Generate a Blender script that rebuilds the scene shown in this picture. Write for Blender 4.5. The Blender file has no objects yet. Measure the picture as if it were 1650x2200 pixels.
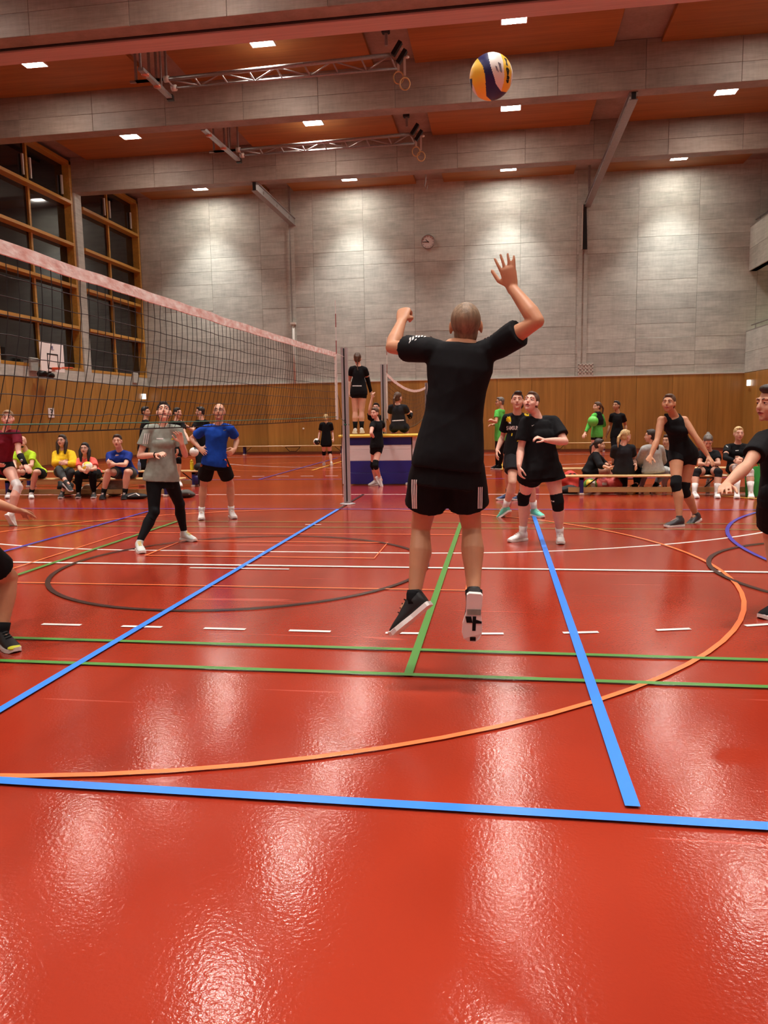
import bpy, bmesh, math, random
import numpy as np
from mathutils import Vector, Matrix
from mathutils.bvhtree import BVHTree
random.seed(7)
sc = bpy.context.scene
COL = sc.collection

# ------------------------------------------------------------------ camera
HC, PITCH, ROLL, YAW, FPX, CX0, CY0 = 1.44963625, .125591033, -.016541489, -.150395079, 1640.01947, 2.48517158, -2.64090586
_cy, _sy, _cp, _sp = math.cos(YAW), math.sin(YAW), math.cos(PITCH), math.sin(PITCH)
CF = np.array([_sy*_cp, _cy*_cp, -_sp]); _R = np.array([_cy, -_sy, 0.]); _U = np.cross(_R, CF)
CR = _R*math.cos(ROLL)+_U*math.sin(ROLL); CU = -_R*math.sin(ROLL)+_U*math.cos(ROLL)
CC = np.array([CX0, CY0, HC])
cd = bpy.data.cameras.new('camera'); cam = bpy.data.objects.new('camera', cd); COL.objects.link(cam)
cd.sensor_fit = 'HORIZONTAL'; cd.sensor_width = 24; cd.lens = 24*FPX/1650; cd.clip_start = .05; cd.clip_end = 200
M = Matrix.Identity(4)
for i in range(3):
    M[i][0], M[i][1], M[i][2], M[i][3] = CR[i], CU[i], -CF[i], CC[i]
cam.matrix_world = M
sc.camera = cam

# ------------------------------------------------------------------ world, exposure, lamps
sc.view_settings.view_transform = 'Standard'; sc.view_settings.look = 'None'
sc.view_settings.exposure = -0.08; sc.view_settings.gamma = 1.0; sc.view_settings.use_curve_mapping = False
w = bpy.data.worlds.new('night'); sc.world = w; w.use_nodes = True
w.node_tree.nodes['Background'].inputs[0].default_value = (.012, .014, .02, 1)
w.node_tree.nodes['Background'].inputs[1].default_value = 1.0
LAMP_X = [-8.54, -2.88, 2.79, 8.5]
LAMP_Y = [25.63, 20.2, 15.3, 10.4, 5.5, .6, -4.3, -9.2]
LAMP_W = 112.0
CEIL = 9.95
def area(name, loc, sx, sy, power, color=(1, .93, .86), spread=150, rot=(0, 0, 0)):
    l = bpy.data.lights.new(name, 'AREA'); l.shape = 'RECTANGLE'; l.size = sx; l.size_y = sy
    l.energy = power; l.color = color; l.spread = math.radians(spread)
    o = bpy.data.objects.new(name, l); o.location = loc; o.rotation_euler = rot; COL.objects.link(o); return o
for yy in LAMP_Y:
    for xx in LAMP_X:
        area('lamp_light', (xx, yy, CEIL-.045), .52, .47, LAMP_W, (1, .955, .905), 78)
# warm lights in the galleries behind the right-hand parapets
for yy in (24.0, 18.0, 12.0):
    area('gallery_light', (13.2, yy, 6.1), .3, 1.2, 60, (1, .8, .55), 160)

# ------------------------------------------------------------------ helpers
def lin(c):
    return tuple((x/12.92 if x <= .04045 else ((x+.055)/1.055)**2.4) for x in [v/255 for v in c])
MATS = {}
def mat(name, rgb, rough=.6, metal=0, var=.0, scale=8, spec=.5, emit=0, coat=0, bump=0, bscale=60, stretch=(1, 1, 1), rgb2=None, objvar=0):
    if name in MATS: return MATS[name]
    m = bpy.data.materials.new(name); m.use_nodes = True; nt = m.node_tree; b = nt.nodes['Principled BSDF']
    c = lin(rgb); b.inputs['Base Color'].default_value = (*c, 1); b.inputs['Roughness'].default_value = rough
    b.inputs['Metallic'].default_value = metal; b.inputs['Specular IOR Level'].default_value = spec
    if coat: b.inputs['Coat Weight'].default_value = coat
    if emit: b.inputs['Emission Color'].default_value = (*c, 1); b.inputs['Emission Strength'].default_value = emit
    tc = nt.nodes.new('ShaderNodeTexCoord'); mp = nt.nodes.new('ShaderNodeMapping'); mp.inputs['Scale'].default_value = stretch
    nt.links.new(tc.outputs['Object'], mp.inputs[0])
    if var or rgb2:
        n = nt.nodes.new('ShaderNodeTexNoise'); n.inputs['Scale'].default_value = scale; n.inputs['Detail'].default_value = 5
        nt.links.new(mp.outputs[0], n.inputs[0])
        r = nt.nodes.new('ShaderNodeValToRGB'); r.color_ramp.elements[0].position = .3; r.color_ramp.elements[1].position = .7
        a = c if rgb2 is None else lin(rgb2)
        r.color_ramp.elements[0].color = (*[x*(1-var) for x in a], 1); r.color_ramp.elements[1].color = (*[min(1, x*(1+var)) for x in c], 1)
        nt.links.new(n.outputs['Fac'], r.inputs[0]); last = r.outputs[0]
        if objvar:
            oi = nt.nodes.new('ShaderNodeObjectInfo'); hs = nt.nodes.new('ShaderNodeHueSaturation'); mr = nt.nodes.new('ShaderNodeMapRange')
            mr.inputs[3].default_value = 1-objvar; mr.inputs[4].default_value = 1+objvar
            nt.links.new(oi.outputs['Random'], mr.inputs[0]); nt.links.new(mr.outputs[0], hs.inputs['Value']); nt.links.new(last, hs.inputs['Color']); last = hs.outputs[0]
        nt.links.new(last, b.inputs['Base Color'])
    if bump:
        n = nt.nodes.new('ShaderNodeTexNoise'); n.inputs['Scale'].default_value = bscale; n.inputs['Detail'].default_value = 4
        nt.links.new(mp.outputs[0], n.inputs[0])
        bp = nt.nodes.new('ShaderNodeBump'); bp.inputs['Strength'].default_value = bump; bp.inputs['Distance'].default_value = .01
        nt.links.new(n.outputs['Fac'], bp.inputs['Height']); nt.links.new(bp.outputs[0], b.inputs['Normal'])
    MATS[name] = m; return m

def concrete(name, rgb):
    m = mat(name, rgb, .55, 0, .0, 8); nt = m.node_tree; b = nt.nodes['Principled BSDF']
    tc = nt.nodes.new('ShaderNodeTexCoord'); oi = nt.nodes.new('ShaderNodeObjectInfo')
    add = nt.nodes.new('ShaderNodeVectorMath'); add.operation = 'ADD'
    sc_ = nt.nodes.new('ShaderNodeVectorMath'); sc_.operation = 'SCALE'; sc_.inputs[0].default_value = (7, 11, 5)
    nt.links.new(oi.outputs['Random'], sc_.inputs['Scale']); nt.links.new(tc.outputs['Object'], add.inputs[0]); nt.links.new(sc_.outputs[0], add.inputs[1])
    def noise(sx, scale, det, rgh=.6):
        mp = nt.nodes.new('ShaderNodeMapping'); mp.inputs['Scale'].default_value = sx; nt.links.new(add.outputs[0], mp.inputs[0])
        n = nt.nodes.new('ShaderNodeTexNoise'); n.inputs['Scale'].default_value = scale; n.inputs['Detail'].default_value = det; n.inputs['Roughness'].default_value = rgh
        nt.links.new(mp.outputs[0], n.inputs[0]); return n.outputs['Fac']
    a = noise((.35, .35, 4), 3.2, 7, .7); c = noise((.06, .06, 1), 55, 3); d = noise((1, 1, 1), 1.3, 3); e = noise((3, 3, .5), 5, 4)
    def mth(op, x, y):
        q = nt.nodes.new('ShaderNodeMath'); q.operation = op
        for i, v in enumerate((x, y)):
            if isinstance(v, (int, float)): q.inputs[i].default_value = v
            else: nt.links.new(v, q.inputs[i])
        return q.outputs[0]
    s = mth('ADD', mth('ADD', mth('MULTIPLY', a, .4), mth('MULTIPLY', c, .18)), mth('ADD', mth('MULTIPLY', d, .27), mth('MULTIPLY', e, .15)))
    r = nt.nodes.new('ShaderNodeValToRGB'); L = lin(rgb)
    r.color_ramp.elements[0].position = .36; r.color_ramp.elements[1].position = .62
    r.color_ramp.elements[0].color = (*[x*.62 for x in L], 1); r.color_ramp.elements[1].color = (*[min(1, x*1.18) for x in L], 1)
    nt.links.new(s, r.inputs[0])
    hs = nt.nodes.new('ShaderNodeHueSaturation'); mr = nt.nodes.new('ShaderNodeMapRange'); mr.inputs[3].default_value = .9; mr.inputs[4].default_value = 1.08
    nt.links.new(oi.outputs['Random'], mr.inputs[0]); nt.links.new(mr.outputs[0], hs.inputs['Value']); nt.links.new(r.outputs[0], hs.inputs['Color'])
    nt.links.new(hs.outputs[0], b.inputs['Base Color'])
    bp = nt.nodes.new('ShaderNodeBump'); bp.inputs['Strength'].default_value = .5; bp.inputs['Distance'].default_value = .012
    nt.links.new(s, bp.inputs['Height']); nt.links.new(bp.outputs[0], b.inputs['Normal'])
    return m

def wood(name, rgb, ax='z', rough=.38, sc=1.0):
    L = lin(rgb); m = mat(name, rgb, rough); nt = m.node_tree; b = nt.nodes['Principled BSDF']
    tc = nt.nodes.new('ShaderNodeTexCoord'); oi = nt.nodes.new('ShaderNodeObjectInfo')
    v = nt.nodes.new('ShaderNodeVectorMath'); v.operation = 'SCALE'; v.inputs[0].default_value = (9, 9, 9)
    ad = nt.nodes.new('ShaderNodeVectorMath'); ad.operation = 'ADD'
    nt.links.new(oi.outputs['Random'], v.inputs['Scale']); nt.links.new(tc.outputs['Object'], ad.inputs[0]); nt.links.new(v.outputs[0], ad.inputs[1])
    mp = nt.nodes.new('ShaderNodeMapping'); s = [14*sc, 14*sc, 14*sc]; s['xyz'.index(ax)] = .7*sc; mp.inputs['Scale'].default_value = s
    nt.links.new(ad.outputs[0], mp.inputs[0])
    n = nt.nodes.new('ShaderNodeTexNoise'); n.inputs['Scale'].default_value = 1; n.inputs['Detail'].default_value = 6; n.inputs['Distortion'].default_value = .4
    nt.links.new(mp.outputs[0], n.inputs[0])
    mp2 = nt.nodes.new('ShaderNodeMapping'); s = [3, 3, 3]; s['xyz'.index(ax)] = .25; mp2.inputs['Scale'].default_value = s
    nt.links.new(ad.outputs[0], mp2.inputs[0])
    n2 = nt.nodes.new('ShaderNodeTexNoise'); n2.inputs['Scale'].default_value = 1; n2.inputs['Detail'].default_value = 2; nt.links.new(mp2.outputs[0], n2.inputs[0])
    mx = nt.nodes.new('ShaderNodeMath'); mx.operation = 'ADD'; nt.links.new(n.outputs['Fac'], mx.inputs[0]); nt.links.new(n2.outputs['Fac'], mx.inputs[1])
    r = nt.nodes.new('ShaderNodeValToRGB'); r.color_ramp.elements[0].position = .7; r.color_ramp.elements[1].position = 1.3
    r.color_ramp.elements[0].position = .35; r.color_ramp.elements[1].position = .68
    hf = nt.nodes.new('ShaderNodeMath'); hf.operation = 'MULTIPLY'; hf.inputs[1].default_value = .5; nt.links.new(mx.outputs[0], hf.inputs[0])
    r.color_ramp.elements[0].color = (*[x*.72 for x in L], 1); r.color_ramp.elements[1].color = (*[min(1, x*1.15) for x in L], 1)
    nt.links.new(hf.outputs[0], r.inputs[0])
    hs = nt.nodes.new('ShaderNodeHueSaturation'); mr = nt.nodes.new('ShaderNodeMapRange'); mr.inputs[3].default_value = .88; mr.inputs[4].default_value = 1.08
    nt.links.new(oi.outputs['Random'], mr.inputs[0]); nt.links.new(mr.outputs[0], hs.inputs['Value']); nt.links.new(r.outputs[0], hs.inputs['Color'])
    nt.links.new(hs.outputs[0], b.inputs['Base Color']); return m

class MB:
    """collects shapes, builds ONE mesh object"""
    def __init__(s): s.v = []; s.f = []; s.n = 0
    def add(s, v, f):
        v = np.asarray(v, float); s.v.append(v); s.f += [tuple(i+s.n for i in q) for q in f]; s.n += len(v); return s
    def box(s, a, b, bev=0):
        x0, y0, z0 = a; x1, y1, z1 = b
        if not bev:
            v = [(x0, y0, z0), (x1, y0, z0), (x1, y1, z0), (x0, y1, z0), (x0, y0, z1), (x1, y0, z1), (x1, y1, z1), (x0, y1, z1)]
            return s.add(v, [(0, 3, 2, 1), (4, 5, 6, 7), (0, 1, 5, 4), (1, 2, 6, 5), (2, 3, 7, 6), (3, 0, 4, 7)])
        bm = bmesh.new(); bmesh.ops.create_cube(bm, size=1)
        for q in bm.verts: q.co = Vector(((x0+x1)/2+q.co.x*(x1-x0), (y0+y1)/2+q.co.y*(y1-y0), (z0+z1)/2+q.co.z*(z1-z0)))
        bmesh.ops.bevel(bm, geom=bm.edges[:], offset=bev, segments=1, affect='EDGES')
        bm.verts.ensure_lookup_table(); s.add([tuple(q.co) for q in bm.verts], [tuple(x.index for x in f.verts) for f in bm.faces]); bm.free(); return s
    def tube(s, pts, radii, side=None, nu=14, round0=False, round1=False, ch=None):
        """swept tube; radii: number or (ra, rb) per point; ra along side axis"""
        P = [np.array(p, float) for p in pts]; R = [(r, r) if np.isscalar(r) else r for r in radii]
        n = len(P); rings = []
        T = [(P[min(i+1, n-1)]-P[max(i-1, 0)]) for i in range(n)]; T = [t/(np.linalg.norm(t)+1e-9) for t in T]
        def sd(i):
            if side is None: a = np.array([1., 0, 0]) if abs(T[0][0]) < .8 else np.array([0, 1., 0])
            else: a = np.array(side[i] if isinstance(side, list) else side, float)
            a = a-T[i]*(a@T[i]); a /= np.linalg.norm(a)+1e-9; return a, np.cross(T[i], a)
        def ring(c, a, b, ra, rb):
            rings.append([c+a*(ra*math.cos(q))+b*(rb*math.sin(q)) for q in (2*math.pi*k/nu for k in range(nu))])
        if round0:
            a, b = sd(0); h = min(R[0])
            for q in (1.35, .9, .45): ring(P[0]-T[0]*h*math.sin(q), a, b, R[0][0]*math.cos(q), R[0][1]*math.cos(q))
        for i in range(n):
            a, b = sd(i); ring(P[i], a, b, *R[i])
        if round1:
            a, b = sd(n-1); h = ch if ch else min(R[-1])
            for q in (.45, .9, 1.35): ring(P[-1]+T[-1]*h*math.sin(q), a, b, R[-1][0]*math.cos(q), R[-1][1]*math.cos(q))
        m = len(rings); v = [x for r in rings for x in r]
        f = [(i*nu+k, i*nu+(k+1) % nu, (i+1)*nu+(k+1) % nu, (i+1)*nu+k) for i in range(m-1) for k in range(nu)]
        f.append(tuple(range(nu))[::-1]); f.append(tuple((m-1)*nu+k for k in range(nu)))
        return s.add(v, f)
    def ell(s, c, r, A=None, nu=16, nv=10):
        A = np.eye(3) if A is None else np.array(A, float)   # rows: axes
        v = []
        for j in range(1, nv):
            t = math.pi*j/nv
            for k in range(nu):
                p = 2*math.pi*k/nu; d = np.array([math.sin(t)*math.cos(p)*r[0], math.sin(t)*math.sin(p)*r[1], math.cos(t)*r[2]]); v.append(np.array(c)+d@A)
        v.append(np.array(c)+np.array([0, 0, r[2]])@A); v.append(np.array(c)-np.array([0, 0, r[2]])@A)
        N = (nv-1)*nu
        f = [(j*nu+k, (j+1)*nu+k, (j+1)*nu+(k+1) % nu, j*nu+(k+1) % nu) for j in range(nv-2) for k in range(nu)]
        f += [(N, k, (k+1) % nu) for k in range(nu)]+[(N+1, (nv-2)*nu+(k+1) % nu, (nv-2)*nu+k) for k in range(nu)]
        return s.add(v, f)
    def bar(s, a, b, w, h=None, up=(0, 0, 1)):
        a = np.array(a, float); b = np.array(b, float); h = h or w; t = (b-a)/np.linalg.norm(b-a); u = np.array(up, float)
        if abs(t@u) > .98: u = np.array([1., 0, 0])
        x = np.cross(t, u); x /= np.linalg.norm(x); u = np.cross(x, t); v = []
        for c in (a, b):
            for i, j in ((-1, -1), (1, -1), (1, 1), (-1, 1)): v.append(c+x*i*w/2+u*j*h/2)
        return s.add(v, [(3, 2, 1, 0), (4, 5, 6, 7), (0, 1, 5, 4), (1, 2, 6, 5), (2, 3, 7, 6), (3, 0, 4, 7)])
    def lathe(s, c, prof, nu=20, ax='z'):
        v = []
        for r, h in prof:
            for k in range(nu):
                q = 2*math.pi*k/nu; x, y = r*math.cos(q), r*math.sin(q)
                v.append((c[0]+x, c[1]+y, c[2]+h) if ax == 'z' else ((c[0]+x, c[1]+h, c[2]+y) if ax == 'y' else (c[0]+h, c[1]+x, c[2]+y)))
        m = len(prof); f = [(i*nu+k, i*nu+(k+1) % nu, (i+1)*nu+(k+1) % nu, (i+1)*nu+k) for i in range(m-1) for k in range(nu)]
        f.append(tuple(range(nu))[::-1]); f.append(tuple((m-1)*nu+k for k in range(nu))); return s.add(v, f)
    def mesh(s, name, base=(0, 0, 0)):
        me = bpy.data.meshes.new(name); V = np.concatenate(s.v)-np.array(base); me.from_pydata(V.tolist(), [], s.f); me.update(); return me
    def build(s, name, m, parent=None, smooth=False, base=(0, 0, 0), label=None):
        b = base if parent is None else tuple(root_loc(parent))
        o = bpy.data.objects.new(name, s.mesh(name, b)); COL.objects.link(o)
        if parent is None: o.location = base
        else: o.parent = parent
        if m is not None: o.data.materials.append(m)
        if smooth: o.data.polygons.foreach_set('use_smooth', [True]*len(o.data.polygons))
        if label: o['label'] = label
        return o
def root_loc(o):
    v = Vector(o.location)
    while o.parent is not None: o = o.parent; v += Vector(o.location)
    return v
def thing(name, label, cat, loc=(0, 0, 0), group=None):
    o = bpy.data.objects.new(name, None); COL.objects.link(o); o.location = loc; o.empty_display_size = .1
    return tag(o, label, cat, group)
def tag(o, label, cat, group=None, kind=None):
    if label: o['label'] = label
    if cat: o['category'] = cat
    if group: o['group'] = group
    if kind: o['kind'] = kind
    return o
def struct(o): o['kind'] = 'structure'; return o
def inst(name, me, m, parent, loc):
    o = bpy.data.objects.new(name, me); COL.objects.link(o); o.parent = parent; o.location = Vector(loc)-root_loc(parent)
    if m is not None and not len(me.materials): me.materials.append(m)
    return o
def ray(u, v):
    return CF+CR*(u-825)/FPX-CU*(v-1100)/FPX
def at(u, v, Y):
    d = ray(u, v); return CC+d*((Y-CC[1])/d[1])
def atz(u, v, z):
    d = ray(u, v); return CC+d*((z-CC[2])/d[2])
def nrm(a):
    a = np.array(a, float); return a/(np.linalg.norm(a)+1e-9)
DEBUG = False
# ================================================================== SETTING
XL, XR, YF, YB = -11.55, 11.22, 26.83, -13.0
M_CON = concrete('concrete_wall', (186, 189, 179)); M_CONB = concrete('concrete_beam', (150, 134, 122))
M_JOINT = mat('joint_grey', (134, 128, 122), .8)  # even grey of the slab behind the panel joints, copings and clock case
M_WOODW = wood('wall_wood', (172, 126, 60), 'z', .4); M_WOODC = wood('ceiling_wood', (164, 108, 54), 'x', .5)
M_WOODF = wood('window_wood', (190, 142, 62), 'y', .4)
M_STEEL = mat('galvanised_steel', (150, 146, 144), .35, .35, .1, 20); M_BLACK = mat('black_rubber', (14, 14, 15), .5)

# ---- floor
def floor_material():
    m = mat('red_sport_floor', (190, 50, 34), .2); nt = m.node_tree; b = nt.nodes['Principled BSDF']; L = nt.links
    geo = nt.nodes.new('ShaderNodeNewGeometry')
    def noise(scale, det, st=(1, 1, 1), rot=0, dist=0, rg=.5):
        mp = nt.nodes.new('ShaderNodeMapping'); mp.inputs['Scale'].default_value = st; mp.inputs['Rotation'].default_value = (0, 0, rot); L.new(geo.outputs['Position'], mp.inputs[0])
        n = nt.nodes.new('ShaderNodeTexNoise'); n.inputs['Scale'].default_value = scale; n.inputs['Detail'].default_value = det
        n.inputs['Distortion'].default_value = dist; n.inputs['Roughness'].default_value = rg; L.new(mp.outputs[0], n.inputs[0]); return n.outputs['Fac']
    def ramp(x, p0, p1, c0=0, c1=1):
        r = nt.nodes.new('ShaderNodeMapRange'); r.inputs[1].default_value = p0; r.inputs[2].default_value = p1; r.inputs[3].default_value = c0; r.inputs[4].default_value = c1; L.new(x, r.inputs[0]); return r.outputs[0]
    def mix(f, a, c):
        q = nt.nodes.new('ShaderNodeMix'); q.data_type = 'RGBA'; L.new(f, q.inputs[0])
        for i, z in ((6, a), (7, c)):
            if isinstance(z, tuple): q.inputs[i].default_value = (*z, 1)
            else: L.new(z, q.inputs[i])
        return q.outputs[2]
    base = mix(ramp(noise(.6, 4), .35, .65), lin((146, 44, 27)), lin((160, 52, 32)))
    out = base
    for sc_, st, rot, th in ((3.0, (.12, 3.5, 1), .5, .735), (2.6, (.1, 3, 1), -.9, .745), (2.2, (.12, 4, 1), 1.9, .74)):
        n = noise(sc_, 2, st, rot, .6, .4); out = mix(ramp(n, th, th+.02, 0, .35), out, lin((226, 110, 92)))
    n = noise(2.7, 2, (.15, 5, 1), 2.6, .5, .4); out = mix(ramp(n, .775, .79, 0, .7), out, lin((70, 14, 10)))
    L.new(out, b.inputs['Base Color'])
    L.new(ramp(noise(1.1, 5), .3, .7, .11, .16), b.inputs['Roughness'])
    b.inputs['Specular IOR Level'].default_value = .65
    bp = nt.nodes.new('ShaderNodeBump'); bp.inputs['Strength'].default_value = .13; bp.inputs['Distance'].default_value = .006
    L.new(noise(70, 2, (1, 1, 1), 0, 0, .5), bp.inputs['Height'])
    bp2 = nt.nodes.new('ShaderNodeBump'); bp2.inputs['Strength'].default_value = .025; bp2.inputs['Distance'].default_value = .02
    L.new(noise(6, 2), bp2.inputs['Height']); L.new(bp.outputs[0], bp2.inputs['Normal']); L.new(bp2.outputs[0], b.inputs['Normal'])
    return m
fl = struct(MB().box((XL-.4, YB-.2, -.15), (15.2, YF+.3, 0)).build('floor', floor_material()))
LINE = {k: mat('line_'+k, c, .3) for k, c in dict(blue=(52, 132, 240), white=(236, 226, 220), green=(78, 138, 62), orange=(250, 122, 66), black=(52, 26, 24), yellow=(240, 190, 70), darkblue=(66, 60, 170)).items()}
_lz = [0.0011]
def fline(c, *pts, w=.04, closed=False, dark=False):
    """painted line: thin strip along a polyline, part of the floor"""
    _lz[0] += .00012; z = _lz[0]; P = [np.array(p, float) for p in pts]; n = len(P); v = []
    for i in range(n):
        if closed: t = P[(i+1) % n]-P[i-1]
        else: t = P[min(i+1, n-1)]-P[max(i-1, 0)]
        t = t/np.linalg.norm(t); q = np.array([-t[1], t[0]])*w/2
        for sgn in (-1, 1):
            v.append((*(P[i]+q*sgn), z)); 
    f = [(2*i, 2*i+2, 2*i+3, 2*i+1) for i in range(n-1)]
    if closed: f.append((2*n-2, 0, 1, 2*n-1))
    f = [tuple(reversed(x)) if False else x for x in f]
    o = MB().add(v, f).build('court_line', LINE[c], fl)
    bm = bmesh.new(); bm.from_mesh(o.data); bmesh.ops.recalc_face_normals(bm, faces=bm.faces[:])
    if bm.faces and sum(x.normal.z for x in bm.faces) < 0: bmesh.ops.reverse_faces(bm, faces=bm.faces[:])
    bm.to_mesh(o.data); bm.free(); return o
def arc(cx, cy, r, a0, a1, n=40): return [(cx+r*math.cos(math.radians(a0+(a1-a0)*i/n)), cy+r*math.sin(math.radians(a0+(a1-a0)*i/n))) for i in range(n+1)]
# handball markings (white), centre X=0, goal line Y=11.28
fline('white', (-10.5, 11.28), (10.2, 11.28), w=.05)
fline('white', *arc(-1.5, 11.28, 6, 180, 270), *arc(1.5, 11.28, 6, 270, 360), w=.045)
for i in range(-13, 14):
    if abs(i) < 60: pass
path = arc(-1.5, 11.28, 9, 190, 270, 160)+[(x*.01, 2.28) for x in range(-149, 150)]+arc(1.5, 11.28, 9, 270, 350, 160)
cum = [0]
for a, b in zip(path, path[1:]): cum.append(cum[-1]+math.dist(a, b))
mid = cum[min(range(len(path)), key=lambda i: abs(path[i][0]+.60)+(path[i][1] > 3)*9)]
k = -30
while k < 40:
    s0 = mid-.16+k*.608; s1 = s0+.305
    seg = [p for p, c in zip(path, cum) if s0 <= c <= s1]
    if len(seg) > 2: fline('white', *seg[::4], seg[-1], w=.04)
    k += 1
fline('white', (-.5, 4.33), (.5, 4.33), w=.035); fline('white', (-.1, 7.3), (.12, 7.3), w=.035)
fline('white', (-11, 4.49), (10.6, 4.49), w=.055)
fline('white', *arc(-1.5, 24.6, 6, 180, 270), *arc(1.5, 24.6, 6, 270, 360), w=.05)
for i in range(14): fline('white', (-4.2+.62*i, 15.6), (-3.88+.62*i, 15.6), w=.05)
fline('white', (-8.5, 24.6), (9, 24.6), w=.05)
# volleyball (blue)
fline('orange', *arc(0, 4.52, 4.48, 0, 360, 96)[:-1], closed=True, w=.036)
fline('orange', (-2.27, 3.56), (2.22, 3.56), (2.22, 6.5), (-2.28, 6.5), (-2.27, 3.56), w=.028)
fline('orange', (-1.25, 4.93), (1.23, 4.93), (1.23, 5.89), (-1.25, 5.89), (-1.25, 4.93), w=.03)
fline('orange', *arc(-3.7, 19.2, 1.8, 0, 360, 48)[:-1], closed=True, w=.04)
fline('black', *arc(0, 4.52, 1.8, 0, 360, 72)[:-1], closed=True, w=.045)
fline('black', *arc(6.2, 4.5, 1.78, 0, 360, 72)[:-1], closed=True, w=.045)
fline('black', (0, 9.0), (0, 11.25), w=.045)
fline('green', (-6.5, 1.92), (6.7, 1.92), w=.045); fline('green', (-6.5, 1.46), (6.7, 1.46), w=.045)
for sx in (-2.03, 1.985): fline('green', (sx, 1.48), (sx, 7.55), w=.05)
for y in (7.55, 7.05): fline('green', (-6.5, y), (6.7, y), w=.03)
fline('darkblue', *arc(10.09, 5.6, 5.07, 90, 270, 60), w=.045)
fline('darkblue', (-9.02, 9.0), (9.02, 9.0), w=.045)
fline('blue', (0, -.0), (0, 8.97), w=.052)
fline('blue', (2.975, .11), (2.975, 8.95), w=.055); fline('darkblue', (-3.0, .08), (-3.0, 8.95), w=.05)
fline('blue', (-9.02, 0.025), (9.02, 0.025), w=.055)
for sx in (-9.0, 9.0): fline('blue', (sx, 0), (sx, 9), w=.05)
fline('darkblue', (-3.1, 14.6), (-3.1, 23.6), w=.05); fline('darkblue', (-9, 14.6), (9, 14.6), w=.05)
fline('yellow', (-2.52, 17.5), (-2.52, 21.6), w=.06); fline('yellow', (2.56, 17.3), (2.56, 21.6), w=.06); fline('orange', (-2.52, 17.5), (2.56, 17.5), w=.04)
fline('orange', (-11.3, 25.4), (11, 25.4), w=.05); fline('orange', (-7.2, 26.2), (-10.5, 20.5), w=.05); fline('yellow', (6.2, 10.9), (7.4, 9.6), w=.05); fline('orange', (-6.3, 11.2), (-4.9, 14.2), w=.05)

# ---- far wall: slab, concrete boards and wooden panels
wf = struct(MB().box((XL-.4, YF+.03, 0), (15.2, YF+.35, 10.6)).build('wall_far', M_JOINT, base=(0, YF, 0)))
XJ = [XL, -10.72, -8.64, -6.63, -4.55, -2.6, -.66, 1.2, 3.25, 5.27, 7.4, 9.48, 11.5, 13.4, 15.0]
ZJ = [2.775, 3.1, 3.6, 4.1, 4.6, 5.11, 5.65, 6.15, 6.65, 7.14, 7.65, 8.14, 8.66, 9.15, 9.6, 10.1]
def panel_mesh(w_, h_, t=.05, bev=.006):
    return MB().box((-w_/2, -t/2, -h_/2), (w_/2, t/2, h_/2), bev).mesh('panel')
cache = {}
def pm(w_, h_, t=.05, bev=.006):
    k_ = (round(w_, 2), round(h_, 2), t)
    if k_ not in cache: cache[k_] = panel_mesh(w_, h_, t, bev)
    return cache[k_]
for i in range(len(XJ)-1):
    for j in range(len(ZJ)-1):
        w_ = XJ[i+1]-XJ[i]; h_ = ZJ[j+1]-ZJ[j]
        g = .012 if ZJ[j] in (3.1, 7.14) else .002
        inst('concrete_panel', pm(w_-.006, h_-g, .05, .0035), M_CON, wf, ((XJ[i]+XJ[i+1])/2, YF+.018+random.uniform(-.003, .003), (ZJ[j]+ZJ[j+1])/2))
x = XL+.02
wj = [XL, -10.4, -9.12, -7.85, -6.57, -5.3, -4.02, -2.74, -1.47, -.2, 1.08, 2.41, 3.69, 4.93, 6.2, 7.47, 8.74, 10.0, XR]
for a, b in zip(wj, wj[1:]):
    inst('wood_panel', pm(b-a-.008, 2.66, .06, .003), M_WOODW, wf, ((a+b)/2, YF-.03, 1.42))
M_LEDGE = mat('pale_ledge', (206, 200, 190), .5)
struct(MB().box((XL, YF-.075, 2.752), (XR, YF-.0, 2.79)).build('trim_1', M_LEDGE))
M_BASE = mat('baseboard_brown', (112, 60, 34), .5)
struct(MB().box((XL, YF-.085, 0), (XR, YF-.055, .085)).build('baseboard_far', M_BASE))
for xx in (-5.45, 5.5):       # recessed guide strips with a grille below
    MB().box((xx-.16, YF-.035, 2.8), (xx-.03, YF-.005, 8.9)).box((xx+.03, YF-.035, 2.8), (xx+.16, YF-.005, 8.9)).build('guide_strip', M_CON, wf)
# ---- left wall with tall wooden windows
wl = struct(MB().box((XL-.75, YB, 0), (XL-.02, YF+.3, 3.1)).build('wall_left', M_CON, base=(XL, 0, 0)))
yj = [YF-.02-1.3*i for i in range(31)]
for b, a in zip(yj, yj[1:]):
    me = pm(1.292, 2.66, .05, .003)
    o = inst('wood_panel', me, M_WOODW, wl, (XL+.01, (a+b)/2, 1.42)); o.rotation_euler = (0, 0, math.pi/2)
for b, a in zip(yj[::2], yj[2::2]):
    o = inst('concrete_panel', pm(2.592, .355, .05), M_CON, wl, (XL-.0, (a+b)/2, 2.937)); o.rotation_euler = (0, 0, math.pi/2)
struct(MB().box((XL, YB, 0), (XL+.055, YF-.08, .085)).build('baseboard_left', M_BASE))
BEAMS = [22.03, 17.1, 12.2, 7.3, 2.4, -2.5, -7.4]
cols_ = MB()
M_GLASS = mat('dark_glass', (16, 18, 20), .06, spec=.8)
wn = 0
for k_, y0 in enumerate(BEAMS):
    struct(MB().box((XL-.6, y0, 2.77), (XL+.07, y0+.42, 9.2), .01).build('trim_%d' % (k_+2), M_CON, base=(XL, y0, 0)))
ends = [YF-.03]+BEAMS
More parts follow.
